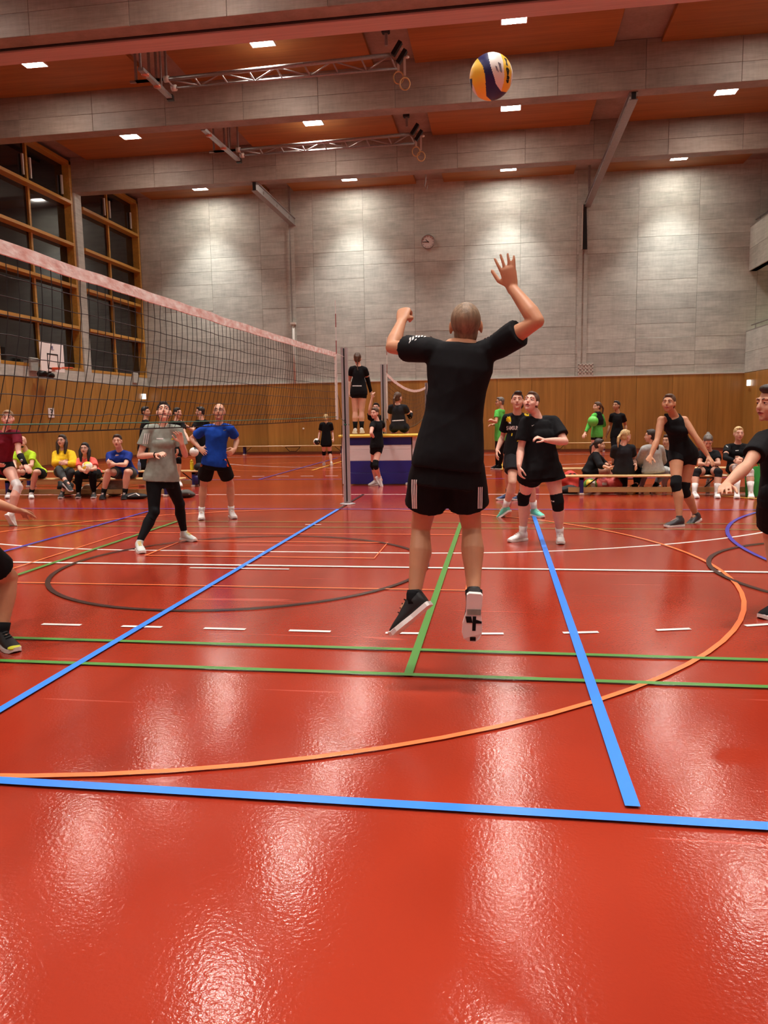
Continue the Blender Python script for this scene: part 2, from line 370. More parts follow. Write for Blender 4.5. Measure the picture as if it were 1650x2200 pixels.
for k_ in range(len(ends)-1):
    y1 = ends[k_]-.02 if k_ == 0 else ends[k_]-.02; y0 = ends[k_+1]+.44
    wn += 1
    win = struct(thing('window_%d' % wn, None, None, (XL, (y0+y1)/2, 3.13)))
    zt = 9.93
    for nm, a, b in (('jamb', (XL-.34, y0, 3.13), (XL+.0, y0+.1, zt)), ('jamb', (XL-.34, y1-.12, 3.13), (XL+.02, y1, zt)), ('sill', (XL-.34, y0, 3.1), (XL+.03, y1, 3.2)), ('lintel', (XL-.34, y0, zt-.12), (XL+.02, y1, zt))):
        MB().box(a, b, .006).build(nm, M_WOODF, win)
    zs = [3.2, 4.55, 5.9, 7.25, 8.6, zt-.12]
    for z in zs[1:-1]: MB().box((XL-.28, y0+.1, z-.05), (XL+.06, y1-.12, z+.05), .006).build('transom', M_WOODF, win)
    ym = (y0+y1)/2+.05
    MB().box((XL-.3, ym-.05, 3.2), (XL-.16, ym+.05, zt-.1), .004).build('mullion', M_WOODF, win)
    for a, b in zip(zs, zs[1:]):
        for c0, c1 in ((y0+.1, ym-.05), (ym+.05, y1-.12)):
            MB().box((XL-.25, c0, a), (XL-.235, c1, b)).build('pane', M_GLASS, win)
    for yy in (ym-.22, ym+.16, y1-.3):
        MB().box((XL-.2, yy, 8.85), (XL-.15, yy+.06, 9.45)).build('window_actuator', M_LEDGE, win)
# ---- right wall with two galleries
wr = struct(MB().box((XR+.02, YB, 0), (XR+.3, YF+.3, 2.75)).build('wall_right', M_CON, base=(XR, 0, 0)))
for b, a in zip(yj, yj[1:]):
    o = inst('wood_panel', pm(1.292, 2.66, .05, .003), M_WOODW, wr, (XR+.0, (a+b)/2, 1.42)); o.rotation_euler = (0, 0, math.pi/2)
struct(MB().box((XR-.055, YB, 0), (XR-.02, YF-.08, .085)).build('baseboard_right', M_BASE))
for z0, z1 in ((2.76, 4.2), (6.3, 7.8)):
    n_ = 0
    par = struct(MB().box((XR+.03, YB, z0), (XR+.25, YF, z1)).box((XR+.03, YB, z0), (15, YF, z0+.25)).build('trim_%d' % (20 if z0 < 3 else 21), M_CON, base=(XR, 0, z0)))
    for b, a in zip(yj[::2], yj[2::2]):
        for q in range(2):
            h_ = (z1-z0)/2; o = inst('concrete_panel', pm(2.592, h_-.006), M_CON, par, (XR+.005, (a+b)/2, z0+h_*(q+.5))); o.rotation_euler = (0, 0, math.pi/2)
    MB().box((XR-.02, YB, z1), (XR+.27, YF, z1+.03)).build('coping', M_JOINT, par)
    rl = thing('gallery_handrail', 'steel handrail on posts along the %s concrete gallery parapet on the right' % ('lower' if z0 < 3 else 'upper'), 'handrail', (XR+.12, 10, z1))
    MB().tube([(XR+.12, YB, z1+.22), (XR+.12, YF-.15, z1+.22)], [.024, .024], nu=8).build('rail', M_STEEL, rl, True)
    y = YF-.6
    while y > YB: MB().box((XR+.105, y, z1+.03), (XR+.135, y+.03, z1+.21)).build('post', M_STEEL, rl); y -= 1.6
struct(MB().box((14.9, YB, 0), (15.2, YF, 10.4)).build('wall_gallery', M_CON))
struct(MB().box((XL-.7, YB-.3, 0), (15.2, YB, 10.4)).build('wall_near', M_CON))
# ---- ceiling, beams, wooden ceiling panels
ce = struct(MB().box((XL-.4, YB-.2, CEIL+.12), (15.2, YF+.3, CEIL+.45)).build('ceiling', M_CONB, base=(0, 0, CEIL)))
rows = [(BEAMS[0]+.5, YF-.02)]+[(BEAMS[i+1]+.5, BEAMS[i]-.02) for i in range(len(BEAMS)-1)]
for y0, y1 in rows:
    for x0, x1 in ((-10.95, -6.2), (-5.24, -.57), (.45, 5.12), (6.2, 10.87)):
        MB().box((x0, y0, CEIL), (x1, y1, CEIL+.11), .004).build('ceiling_panel', M_WOODC, ce)
for k_, y0 in enumerate(BEAMS):
    bmx = struct(MB().box((XL-.3, y0+.03, 8.96), (15, y0+.42, CEIL+.13)).build('ceiling_beam', M_CONB, base=(0, y0, 8.96)))
    if k_ < 5:
        for i in range(len(XJ)-2):
            for z0, z1 in ((8.955, 9.39), (9.39, CEIL+.115)):
                inst('concrete_panel', pm(XJ[i+1]-XJ[i]-.006, z1-z0-.004, .05), M_CONB, bmx, ((XJ[i]+XJ[i+1])/2+(.6 if k_ % 2 else 0), y0+.02, (z0+z1)/2))
# divider curtain housing behind the third beam; red floor reflection mixed into its colour
M_HOUS = mat('floor_tinted_housing', (196, 160, 152), .5, var=.12, scale=3, stretch=(.2, 6, 1))
cb = thing('divider_curtain_housing', 'long flat housing of the partition curtain under the nearest concrete beam', 'curtain housing', (0, 12.9, 8.9))
MB().box((XL+.34, 12.66, 8.9), (XR-.05, 13.16, 9.1), .01).build('casing', M_HOUS, cb); MB().box((XL+.34, 12.6, 8.94), (XR-.05, 12.66, 9.2)).build('shadow_gap', M_BLACK, cb)
MB().box((XL+.34, 12.86, 9.1), (XR-.05, 12.96, CEIL+.12)).build('hanger', M_STEEL, cb)
# ---- lamps
M_DIFF = mat('lamp_diffuser', (255, 243, 230), .5, emit=98.0); M_FR = mat('lamp_frame', (225, 222, 215), .4)
fm = MB().box((-.29, -.265, -.03), (.29, -.24, .02)).box((-.29, .24, -.03), (.29, .265, .02)).box((-.29, -.24, -.03), (-.265, .24, .02)).box((.265, -.24, -.03), (.29, .24, .02)).mesh('lamp_frame')
dm = MB().box((-.265, -.24, -.02), (.265, .24, -.005)).mesh('diffuser')
cn = ['first', 'second', 'third', 'fourth']; rn = ['row nearest the far wall', 'second row from far wall', 'third row from far wall', 'fourth row from far wall', 'fifth row from far wall', 'sixth row from far wall', 'seventh row from far wall', 'eighth row from far wall']
for j, yy in enumerate(LAMP_Y):
    for i, xx in enumerate(LAMP_X):
        t = thing('ceiling_light', 'square ceiling light, %s from left in the %s' % (cn[i], rn[j]), 'ceiling light', (xx, yy, CEIL), 'square ceiling lights in the wooden ceiling')
        inst('frame', fm, M_FR, t, (xx, yy, CEIL)); inst('diffuser', dm, M_DIFF, t, (xx, yy, CEIL))
# ================================================================== OBJECTS
M_ALU = mat('aluminium_post', (178, 170, 172), .32, .25, .05, 10); M_WHT = mat('white_tape', (228, 218, 210), .6, var=.08, scale=9, bump=.4, bscale=30)
M_TAPE = mat('net_top_tape', (250, 246, 242), .6, var=.05, rgb2=(226, 178, 168), scale=9, stretch=(1, 1, 2.2), bump=.5, bscale=16)
M_CORD = mat('black_net_cord', (20, 18, 18), .7); M_GCORD = mat('green_cord', (32, 98, 78), .5)
M_REDW = mat('antenna_red', (150, 34, 36), .4); M_WHITE = mat('white_paint', (232, 228, 224), .45)
def tubeM(mb, pts, r, nu=6): return mb.tube(pts, [r]*len(pts), nu=nu)
def net_post(x, y, label, sgn):
    t = thing('net_post', label, 'net post', (x, y, 0))
    MB().lathe((x, y, 0), [(.13, 0), (.13, .012), (.1, .02), (.05, .022)], 24).build('base_plate', M_ALU, t, True)
    mb = MB()
    pr = [(-.045, -.05), (-.012, -.05), (-.012, -.03), (.012, -.03), (.012, -.05), (.045, -.05), (.05, -.045), (.05, .045), (.045, .05), (-.045, .05), (-.05, .045), (-.05, -.045)]
    n = len(pr); v = [(x+a, y+b, z) for z in (.02, 2.55) for a, b in pr]
    mb.add(v, [(i, (i+1) % n, n+(i+1) % n, n+i) for i in range(n)]+[tuple(range(n))[::-1], tuple(range(n, 2*n))]).build('profile', M_ALU, t)
    MB().box((x-.011, y-.034, .05), (x+.011, y-.03, 2.54)).build('groove', M_BLACK, t)
    MB().lathe((x, y, 1.3), [(.052, 0), (.056, .005), (.056, .02), (.052, .025)], 20).build('cord_loop', M_GCORD, t, True)
    MB().box((x-.014, y-.06, 1.34), (x+.014, y-.03, 1.40), .004).build('clamp', M_BLACK, t)
    tubeM(MB(), [(x-.06, y-.04, 1.3), (x-.075, y-.05, .8), (x-.065, y-.05, .12)], .005).build('tension_cord', M_BLACK, t)
    return t
net_post(0, 9.74, 'aluminium volleyball net post in front of the blue and white box', 1)
net_post(0, -.78, 'aluminium volleyball net post nearest the viewer, outside the left edge', -1)
net_post(0, 13.95, 'aluminium volleyball net post behind the blue and white box', 1)
net_post(0, 24.0, 'aluminium volleyball net post farthest away, hidden behind the jumping player', 1)
def net(y0, y1, top, bot, label, ybulge=.10, seed=1, tape0=True, sag=.03):
    r = random.Random(seed); t = thing('volleyball_net', label, 'net', (0, (y0+y1)/2, bot))
    N = 40; Y = [y0+(y1-y0)*i/N for i in range(N+1)]
    def zt(y):
        q = (y-y0)/(y1-y0); return top-sag*4*q*(1-q)-(.06*(1-q) if sag < .05 else 0)
    def zb(y): q = (y-y0)/(y1-y0); return bot-(.02 if sag < .05 else .3)*4*q*(1-q)
    def xo(y, s):   # s=0 top..1 bottom, billow towards the far side
        q = (y-y0)/(y1-y0); return -ybulge*math.sin(math.pi*min(1, max(0, q)))**.5*(s**2.2)*1.1
    mb = MB(); v = []
    for i, y in enumerate(Y):
        j = r.uniform(-.004, .004)
        for dx in (-.008, .008):
            v += [(dx, y, zt(y)+j), (dx, y, zt(y)-.07+j)]
    f = []
    for i in range(N):
        a = 4*i; b = a+4; f += [(a, a+1, b+1, b), (a+2, b+2, b+3, a+3), (a, b, b+2, a+2), (a+1, a+3, b+3, b+1)]
    f += [(0, 2, 3, 1), (4*N, 4*N+1, 4*N+3, 4*N+2)]
    mb.add(v, f).build('top_tape', M_TAPE, t)
    g = MB(); nv = int(round((y1-y0)/.1)); nh = 9
    zz = lambda y, s: zt(y)-.07+(zb(y)-zt(y)+.07)*s
    wob = {i: r.uniform(-.012, .012) for i in range(nv+1)}
    for i in range(nv+1):
        y = y0+(y1-y0)*i/nv; pts = []
        for k in range(nh+1):
            s = k/nh; pts.append((xo(y, s)+r.uniform(-.004, .004), y+wob[i]*s*1.2-.10*s**2*(1 if y < y1-.4 else 0), zz(y, s)))
        tubeM(g, pts, .0026, 3)
    for k in range(1, nh):
        s = k/nh; tubeM(g, [(xo(y, s), y, zz(y, s)+r.uniform(-.006, .006)) for y in [y0+(y1-y0)*i/60 for i in range(61)]], .003, 3)
    o = g.build('netting', M_CORD, t); o['kind'] = 'stuff'
    tubeM(MB(), [(xo(y, 1), y, zb(y)) for y in Y], .0045, 5).build('bottom_cord', M_CORD, t)
    tubeM(MB(), [(xo(y, .97)+.012, y, zb(y)+.045) for y in Y]+[(0, y1+.65, bot-.04)], .0045, 5).build('green_tension_cord', M_GCORD, t)
    yl = y1 if tape0 else y0
    for yy in ((y1,) if tape0 else (y0,)):
        MB().box((-.012, yy-.045, bot), (.012, yy+.005, top-.07)).build('side_tape', M_WHT, t)
        for q in range(9):
            z = bot+.0+q*.2
            MB().tube([(.02, yy-.02, z), (.02, yy-.02, z+.2)], [.006, .006], nu=8).build('antenna_band', M_WHITE if (q % 2 == 0 or q < 4) else M_REDW, t)
        e = .74 if tape0 else -.3
        tubeM(MB(), [(0, yy, zt(yy)-.01), (0, yy+e, top-.02)], .004).build('top_rope', M_WHITE, t)
    tubeM(MB(), [(0, y1+.06, top-.07), (-.01, y1+.1, top-.6), (.0, y1+.2, bot+.3), (0, y1+.35, bot+.02)], .004).build('end_cord', M_CORD, t)
    return t
net(-.35, 9.05, 2.425, 1.40, 'near volleyball net with white top tape running from the left edge to the post')
net(14.45, 23.6, 2.40, 1.38, 'far slack volleyball net with sagging white top tape behind the sitting girl', .05, 3, False, .22)

# ---- wheeled box with yellow top
M_BOXB = mat('navy_blue_board', (36, 38, 122), .35); M_BOXW = mat('white_board', (222, 208, 206), .35); M_YEL = mat('yellow_top_padding', (222, 184, 62), .55)
bt = thing('vaulting_box', 'tall gym box with yellow top and blue and white boards', 'gym box', (.03, 13.5, 0))
MB().box((-.86, 13.14, 1.0), (.86, 13.75, 1.06), .018).build('top_pad', M_YEL, bt)
for z0, z1, mm in ((.02, .26, M_BOXB), (.262, .51, M_BOXB), (.512, .75, M_BOXW), (.752, .84, M_BOXW), (.842, 1.0, M_BOXB)):
    MB().box((-.62, 13.2, z0), (.68, 13.7, z1), .004).build('board', mm, bt)
for xx in (-.8, .7): MB().box((xx, 13.22, .02), (xx+.09, 13.7, 1.0), .006).build('side_post', M_BOXW, bt)
for q in range(4): MB().box((.79, 13.3, .12+.2*q), (.84, 13.65, .17+.2*q), .005).build('rung', M_BOXW, bt)
MB().box((.56, 13.12, .0), (.66, 13.2, .05), .006).build('foot', M_LEDGE, bt)

# ---- gym benches
M_BW = wood('bench_wood', (214, 176, 118), 'x', .35); M_BLEG = mat('bench_blue_leg', (34, 38, 104), .4); M_BFOOT = mat('bench_foot', (198, 180, 164), .5)
def bench(x0, x1, y, label, z=.35, legs=None, beam=True, beamdy=0.0):
    t = thing('gym_bench', label, 'bench', ((x0+x1)/2, y, 0))
    MB().box((x0, y-.13, z-.035), (x1, y+.13, z), .01).build('seat_plank', M_BW, t)
    for lx in (legs or (x0+.32, x1-.32)):
        l = MB().box((lx-.03, y-.11, .04), (lx+.03, y-.05, z-.035)).box((lx-.03, y+.05, .04), (lx+.03, y+.11, z-.035)).box((lx-.03, y-.11, z-.08), (lx+.03, y+.11, z-.035)).build('leg', M_BLEG, t)
        MB().box((lx-.04, y-.15, 0), (lx+.04, y+.15, .04), .006).build('foot', M_BFOOT, l)
        sg = 1 if lx < (x0+x1)/2 else -1
        MB().bar((lx+.03*sg, y, .1), (lx+.28*sg, y, z-.05), .018).build('strut', M_BLACK, t)
    xm = (x0+x1)/2
    MB().bar((xm-.3, y, z-.06), (xm-.13, y, .12), .02).bar((xm+.3, y, z-.06), (xm+.13, y, .12), .02).bar((xm-.13, y, .12), (xm+.13, y, .12), .02).bar((xm-.3, y, z-.06), (xm+.3, y, z-.06), .02).build('middle_stand', M_BLACK, t)
    if beam: MB().box((x0+.1, y+beamdy-.04, .045), (x1-.1, y+beamdy+.04, .135), .006).build('balance_beam', M_BW, t)
    return t
pR = atz(1238, 1022, .35); pL = atz(396, 1026, .35); pLr = atz(430, 1010, .35); pRr = atz(1240, 1005, .35)
bench(pR[0]-.22, pR[0]+4.3, 11.2, 'long pale wooden gym bench in front on the right, blue leg at left')
bench(pRr[0]-1.1, pRr[0]+3.0, pRr[1], 'light-wood gym bench behind the front bench on the right', beam=False)
bench(8.35, 12.2-1.2, 11.35, 'light-wood gym bench at the right edge beside the green bag')
bench(pL[0]-3.9, pL[0], 11.0, 'long light-wood gym bench on the left carrying four seated spectators')
bench(pLr[0]-4.3, pLr[0]+.2, pLr[1], 'light-wood gym bench behind the seated spectators, yellow bottle at its right end', beam=True)
bench(-7.75, -3.2, 26.4, 'gym bench against the far wooden wall, left of the net post', beam=False)
bench(2.6, 6.6, 26.35, 'gym bench against the far wooden wall behind the woman in green', beam=False)
# ---- wall clock
c0 = at(919.5, 519.5, YF-.06); ck = thing('wall_clock', 'round white wall clock with black hands high on the concrete wall', 'clock', tuple(c0))
MB().lathe(c0, [(.24, .05), (.255, .03), (.255, -.02), (.235, -.03), (.235, .02)], 32, 'y').build('case', M_JOINT, ck, True)
MB().lathe(c0, [(.238, .01), (.238, -.012)], 32, 'y').build('dial', mat('clock_dial', (215, 205, 200), .3), ck)
hd = MB()
for k_ in range(12):
    a = math.radians(30*k_); r0, r1 = (.17, .22); hd.bar((c0[0]+r0*math.sin(a), c0[1]-.016, c0[2]+r0*math.cos(a)), (c0[0]+r1*math.sin(a), c0[1]-.016, c0[2]+r1*math.cos(a)), .006, .022, up=(0, 1, 0))
hd.build('hour_marks', M_BLACK, ck)
for nm, an, ln, wd in (('minute_hand', 269, .2, .018), ('hour_hand', 316, .12, .022)):
    a = math.radians(an); d = np.array([math.sin(a), 0, math.cos(a)]); p0 = c0+np.array([0, -.022, 0])
    MB().bar(p0-d*.04, p0+d*ln, wd, .006, up=(0, 1, 0)).build(nm, M_BLACK, ck)
# ---- text helper
def text_obj(s, name, m, parent, loc, size, rot, ext=.002):
    cu = bpy.data.curves.new(name, 'FONT'); cu.body = s; cu.size = size; cu.extrude = ext; cu.align_x = 'CENTER'; cu.align_y = 'CENTER'; cu.offset = .002
    tmp = bpy.data.objects.new('tmp', cu); COL.objects.link(tmp); dg = bpy.context.evaluated_depsgraph_get()
    me = bpy.data.meshes.new_from_object(tmp.evaluated_get(dg)); bpy.data.objects.remove(tmp); me.materials.clear(); me.materials.append(m)
    o = bpy.data.objects.new(name, me); COL.objects.link(o); o.parent = parent; o.location = Vector(loc)-root_loc(parent); o.rotation_euler = rot; return o
# ---- signs and small wall things
M_EXIT = mat('lit_sign', (250, 252, 250), .4, emit=2.0)
for nm, X_, Y_, z_, lb in (('l', XL+.07, 26.3, 2.36, 'small lit white sign on the left wooden wall near the far corner'), ('r', XR-.07, 26.1, 2.38, 'small lit white sign on the right wooden wall near the far corner')):
    t = thing('lit_sign', lb, 'sign', (X_, Y_, z_)); MB().box((X_-.03, Y_-.14, z_-.1), (X_+.03, Y_+.14, z_+.1), .01).build('panel', M_EXIT, t)
    MB().box((X_-.035 if X_ < 0 else X_-.04, Y_-.15, z_+.1), (X_+.035, Y_+.15, z_+.12)).build('housing', M_LEDGE, t)
s0 = np.array([XL+.055, 19.87, 0]); d = ray(110, 887); s1 = CC+d*((XL+.05-CC[0])/d[0])
t = thing('number_sign', 'white paper sign reading 3 on the left wooden wall behind the net', 'sign', tuple(s1))
MB().box((s1[0]-.004, s1[1]-.16, s1[2]-.15), (s1[0]+.004, s1[1]+.16, s1[2]+.15)).build('paper', M_WHITE, t)
text_obj('3', 'numeral', M_BLACK, t, (s1[0]+.008, s1[1], s1[2]), .3, (math.pi/2, 0, math.pi/2))
g0 = at(1258, 795, YF-.045); gr = thing('wall_grille', 'small square-holed grille on the concrete above the wooden wall', 'grille', tuple(g0))
MB().box((g0[0]-.27, YF-.05, g0[2]-.23), (g0[0]+.27, YF-.03, g0[2]+.23)).build('plate', M_CON, gr)
mb = MB()
for i in range(5):
    q = -.25+.125*i; mb.box((g0[0]+q-.02, YF-.07, g0[2]-.25), (g0[0]+q+.02, YF-.05, g0[2]+.25)); 
for i in range(4):
    q = -.2+.13*i; mb.box((g0[0]-.27, YF-.07, g0[2]+q-.02), (g0[0]+.27, YF-.05, g0[2]+q+.02))
mb.build('bars', M_LEDGE, gr)
h0 = at(640, 900, YF-.08); hg = thing('recessed_handle', 'pale outlined hatch handle on the far wooden wall behind the net', 'handle', tuple(h0))
MB().bar(h0+[-.33, 0, .18], h0+[.33, 0, .18], .02).bar(h0+[-.33, 0, .18], h0+[-.3, 0, -.2], .02).bar(h0+[.33, 0, .18], h0+[.3, 0, -.2], .02).build('rim', mat('handle_wood', (176, 120, 70), .4), hg)
kn = at(652, 921, YF-.08); o = MB().ell(kn, (.04, .02, .04)).build('wall_fitting', M_LEDGE, smooth=True, base=tuple(kn)); tag(o, 'small round metal fitting on the far wooden wall right of the hatch handle', 'fitting')
# ---- white pole (climbing pole top) on the far wall
pp = at(630, 700, YF-.12); t = thing('wall_pole', 'slim white vertical pole on the far concrete wall behind the net', 'pole', (pp[0], YF-.12, 0))
MB().tube([(pp[0], YF-.12, 2.8), (pp[0], YF-.12, 5.0)], [.05, .05], nu=10).build('pole', M_LEDGE, t, True); MB().box((pp[0]-.1, YF-.2, 5.0), (pp[0]+.1, YF-.03, 5.08)).build('cap', M_LEDGE, t)
MB().tube([(pp[0]-.04, YF-.1, 5.1), (pp[0]-.04, YF-.1, 8.6)], [.015, .015], nu=8).build('rod', M_STEEL, t)
bs = at(1257, 500, YF-.1); t = thing('black_strap', 'narrow black tapered strap hanging on the far wall below the right steel rail', 'strap', (bs[0], YF-.1, 8))
MB().add([(bs[0]-.035, YF-.12, 8.85), (bs[0]+.035, YF-.12, 8.85), (bs[0]+.085, YF-.12, 7.3), (bs[0]-.085, YF-.12, 7.3), (bs[0]-.035, YF-.05, 8.85), (bs[0]+.035, YF-.05, 8.85), (bs[0]+.085, YF-.05, 7.3), (bs[0]-.085, YF-.05, 7.3)],
         [(0, 1, 2, 3), (7, 6, 5, 4), (0, 4, 5, 1), (1, 5, 6, 2), (2, 6, 7, 3), (3, 7, 4, 0)]).build('strap', M_BLACK, t)
MB().box((bs[0]-.11, YF-.13, 7.3), (bs[0]-.085, YF-.05, 8.85)).build('guide', M_LEDGE, t)
# ---- steel ceiling rails
def rail(x, y0, y1, z, label, holes=True, h=.24):
    t = thing('ceiling_rail', label, 'rail', (x, (y0+y1)/2, z))
    MB().box((x-.06, y0, z-h), (x+.06, y1, z)).build('web', M_STEEL, t); MB().box((x-.1, y0, z-h-.02), (x+.1, y1, z-h)).box((x-.1, y0, z), (x+.1, y1, z+.02)).build('flange', M_STEEL, t)
    mb = MB(); n = max(2, int((y1-y0)/1.3))
    for i in range(n):
        yy = y0+(i+.5)*(y1-y0)/n; mb.lathe((x+(-.062 if x > 0 else .062), yy, z-h/2), [(.05, -.004), (.05, .004)], 14, 'x')
    mb.build('hole_cover', M_JOINT, t); MB().box((x-.05, y0-.02, z-h), (x+.05, y0, z)).build('end_cap', M_BLACK, t)
    MB().box((x-.04, y0+.4, z), (x+.04, y0+.5, CEIL+.12)).box((x-.04, y1-.5, z), (x+.04, y1-.4, CEIL+.12)).build('hanger', M_STEEL, t)
rail(5.62, 17.2, YF-.03, 8.94, 'long perforated steel rail under the right beams running to the far wall', h=.15)
rail(-5.3, 22.1, YF-.03, 8.94, 'steel rail on the left between the farthest beam and the wall')
# ---- folded lattice frames under the ceiling
def px(u, v, Y): return at(u, v, Y)
def lattice(Y, pts_top, pts_bot, nb, label, ring, rail_pts):
    A, B = px(*pts_top[0], Y), px(*pts_top[1], Y); C_, D = px(*pts_bot[0], Y+.25), px(*pts_bot[1], Y+.25)
    t = thing('folding_backboard_frame', label, 'frame', tuple((A+B)/2))
    MB().tube([A, B], [.045, .045], nu=10).build('top_tube', M_STEEL, t, True); MB().tube([C_, D], [.03, .03], nu=8).build('bottom_tube', M_STEEL, t, True)
    MB().tube([C_+[0, .3, .12], D+[0, .3, .12]], [.02, .02], nu=8).build('rear_tube', M_STEEL, t, True)
    for i in range(nb+1):
        q = i/nb; a = A+(B-A)*q; c = C_+(D-C_)*q; MB().tube([a, c], [.02, .02], nu=8).build('web_bar', M_STEEL, t, True)
        if i < nb:
            q2 = (i+1)/nb
            MB().tube(([c, A+(B-A)*q2] if i % 2 else [a, C_+(D-C_)*q2]), [.018, .018], nu=8).build('diagonal', M_STEEL, t, True)
    for P in (A, C_): MB().lathe(P, [(.07, -.06), (.07, .06)], 14, 'x').build('pivot', M_LEDGE, t, True)
    # hanger brackets at the left end
    for dx, s in ((-.75, .55), (-.25, .4)):
        b0 = A+np.array([dx, 0, .0]); top = CEIL+.1
        MB().bar(b0, (b0[0], b0[1], top), .05).bar(b0+[s*.6, 0, 0], (b0[0]+s*.6, b0[1], top), .05).bar(b0, b0+[s*.6, 0, 0], .05).build('bracket', M_STEEL, t)
    MB().bar(A+[-.9, 0, .0], A+[.1, 0, 0], .05).build('arm', M_STEEL, t)
    # pulley blocks and rings at the right end
    hx = B+np.array([.12, 0, .1])
    MB().bar((hx[0]-.2, hx[1], hx[2]+.1), (hx[0]-.2, hx[1], CEIL+.1), .06).build('pulley_hanger', M_STEEL, t)
    MB().box(tuple(hx+[-.3, -.07, .35]), tuple(hx+[-.12, .07, .5]), .02).build('motor', M_BLACK, t)
    for q, (dx, dz) in enumerate(((.03, .02), (.14, -.16))):
        MB().bar(hx+[dx-.09, 0, dz-.13], hx+[dx+.09, 0, dz+.13], .12, .09).build('pulley_block', M_BLACK, t); MB().ell(hx+[dx+.12, 0, dz-.02], (.05, .04, .03)).build('pulley_wheel', M_LEDGE, t, True)
    rt = thing('gymnastic_ring', ring, 'ring', tuple(hx))
    for q, dx in enumerate((.06, .2)):
        MB().bar(hx+[dx, .02, -.15], hx+[dx, .02, -.45-.1*q], .02, .05).build('strap', M_LEDGE, rt)
        cR = hx+[dx, .02, -.58-.14*q]; P = [cR+np.array([.11*math.cos(a), .02*math.cos(a), .13*math.sin(a)]) for a in np.linspace(0, 2*math.pi, 25)]
        MB().tube(P, [.016]*25, nu=6).build('ring', M_BW, rt, True)
    return t
lattice(15.3, ((358, 170), (838, 118)), ((374, 189), (850, 147)), 8, 'folded steel lattice frame under the ceiling bay nearest the viewer', 'pair of gymnastic rings pulled up beneath the nearer lattice frame', None)
lattice(20.2, ((512, 322), (880, 288)), ((520, 334), (890, 308)), 8, 'folded steel lattice frame under the second ceiling bay', 'pair of gymnastic rings pulled up beneath the farther lattice frame', None)
def arm_rail(p0, p1, label):
    t = thing('frame_guide_rail', label, 'rail', tuple((p0+p1)/2)); MB().bar(p0, p1, .12, .07).build('bar', M_STEEL, t); d = nrm(p1-p0)
    MB().bar(p1, p1+d*.14, .14, .12).build('stop', M_BLACK, t)
    for q in (.15, .55): P = p0+(p1-p0)*q; MB().lathe(P+[0, 0, -.06], [(.08, 0), (.09, .03), (.08, .06)], 14).build('roller', mat('copper_roller', (196, 128, 104), .35, .5), t, True)
    MB().bar(p0+[0, 0, .0], (p0[0], p0[1], CEIL+.1), .04).bar(p0+(p1-p0)*.7, (*(p0+(p1-p0)*.7)[:2], CEIL+.1), .04).build('hanger', M_STEEL, t)
arm_rail(at(302, 148, 13.9), at(364, 208, 15.7), 'short steel guide rail with copper rollers and black stop, nearer bay on the left')
arm_rail(at(436, 277, 17.55), at(512, 344, 20.4), 'short steel guide rail with rollers and black stop, second bay on the left')
mb = thing('safety_hook', 'small hanging hook at the far ceiling bay beside the centre joint', 'hook', tuple(at(915, 395, 25)))
tubeM(MB(), [(at(915, 378, 25)[0], 25, CEIL+.12), at(915, 378, 25), at(914, 390, 25), at(912, 400, 25), at(917, 408, 25), at(918, 398, 25)], .02).build('hook', M_STEEL, mb)
# ---- basketball hoop on the left wall
def onX(u, v, X): d = ray(u, v); return CC+d*((X-CC[0])/d[0])
hb = onX(113, 768, XL+.75); t = thing('basketball_hoop', 'white basketball backboard with black square and orange rim on the left wall', 'basketball hoop', tuple(hb))
BX = XL+.75; ya, yb_ = hb[1]-.62, hb[1]+.62; za, zb_ = hb[2]-.42, hb[2]+.42
MB().box((BX-.03, ya, za), (BX, yb_, zb_), .006).build('backboard', M_WHITE, t)
MB().box((BX, hb[1]-.29, za+.08), (BX+.004, hb[1]-.25, za+.52)).box((BX, hb[1]+.25, za+.08), (BX+.004, hb[1]+.29, za+.52)).box((BX, hb[1]-.29, za+.49), (BX+.004, hb[1]+.29, za+.53)).box((BX, hb[1]-.29, za+.07), (BX+.004, hb[1]+.29, za+.11)).build('target_square', M_BLACK, t)
MB().box((BX, hb[1]-.05, zb_-.17), (BX+.004, hb[1]+.05, zb_-.08)).box((BX, hb[1]-.1, zb_-.2), (BX+.004, hb[1]+.1, zb_-.185)).build('printed_mark', mat('mark_grey', (110, 104, 130), .5), t)
M_OR = mat('orange_rim', (212, 84, 44), .4)
rc = np.array([BX+.38, hb[1], za+.1]); P = [rc+np.array([.225*math.cos(a), .225*math.sin(a), 0]) for a in np.linspace(0, 2*math.pi, 33)]
MB().tube(P, [.014]*33, nu=6).build('rim', M_OR, t, True); MB().box((BX, hb[1]-.1, za+.06), (BX+.18, hb[1]+.1, za+.12), .01).build('rim_bracket', M_OR, t)
MB().bar((XL, hb[1]-.3, za+.3), (BX-.03, hb[1]-.3, za+.3), .06).bar((XL, hb[1]+.3, za+.3), (BX-.03, hb[1]+.3, za+.3), .06).build('wall_arm', M_STEEL, t)
q = onX(97, 806, XL+.3); MB().ell(q+[0, -.15, .03], (.15, .16, .12)).ell(q+[0, .22, .0], (.15, .2, .1)).bar(q+[.0, 0, 0], q+[.3, .1, .2], .05).build('height_motor', M_BLACK, t, True)
q = onX(72, 783, XL+.05); MB().box((XL+.02, q[1]-.2, q[2]-.2), (XL+.1, q[1]+.2, q[2]+.2), .01).build('wall_plate', M_CON, t)
q = onX(290, 812, XL+.05); o = MB().box((XL+.02, q[1]-.2, q[2]-.2), (XL+.1, q[1]+.2, q[2]+.2), .01).build('wall_bracket', M_CON, base=tuple(q)); tag(o, 'grey concrete coloured bracket box below the far left window corner', 'bracket')
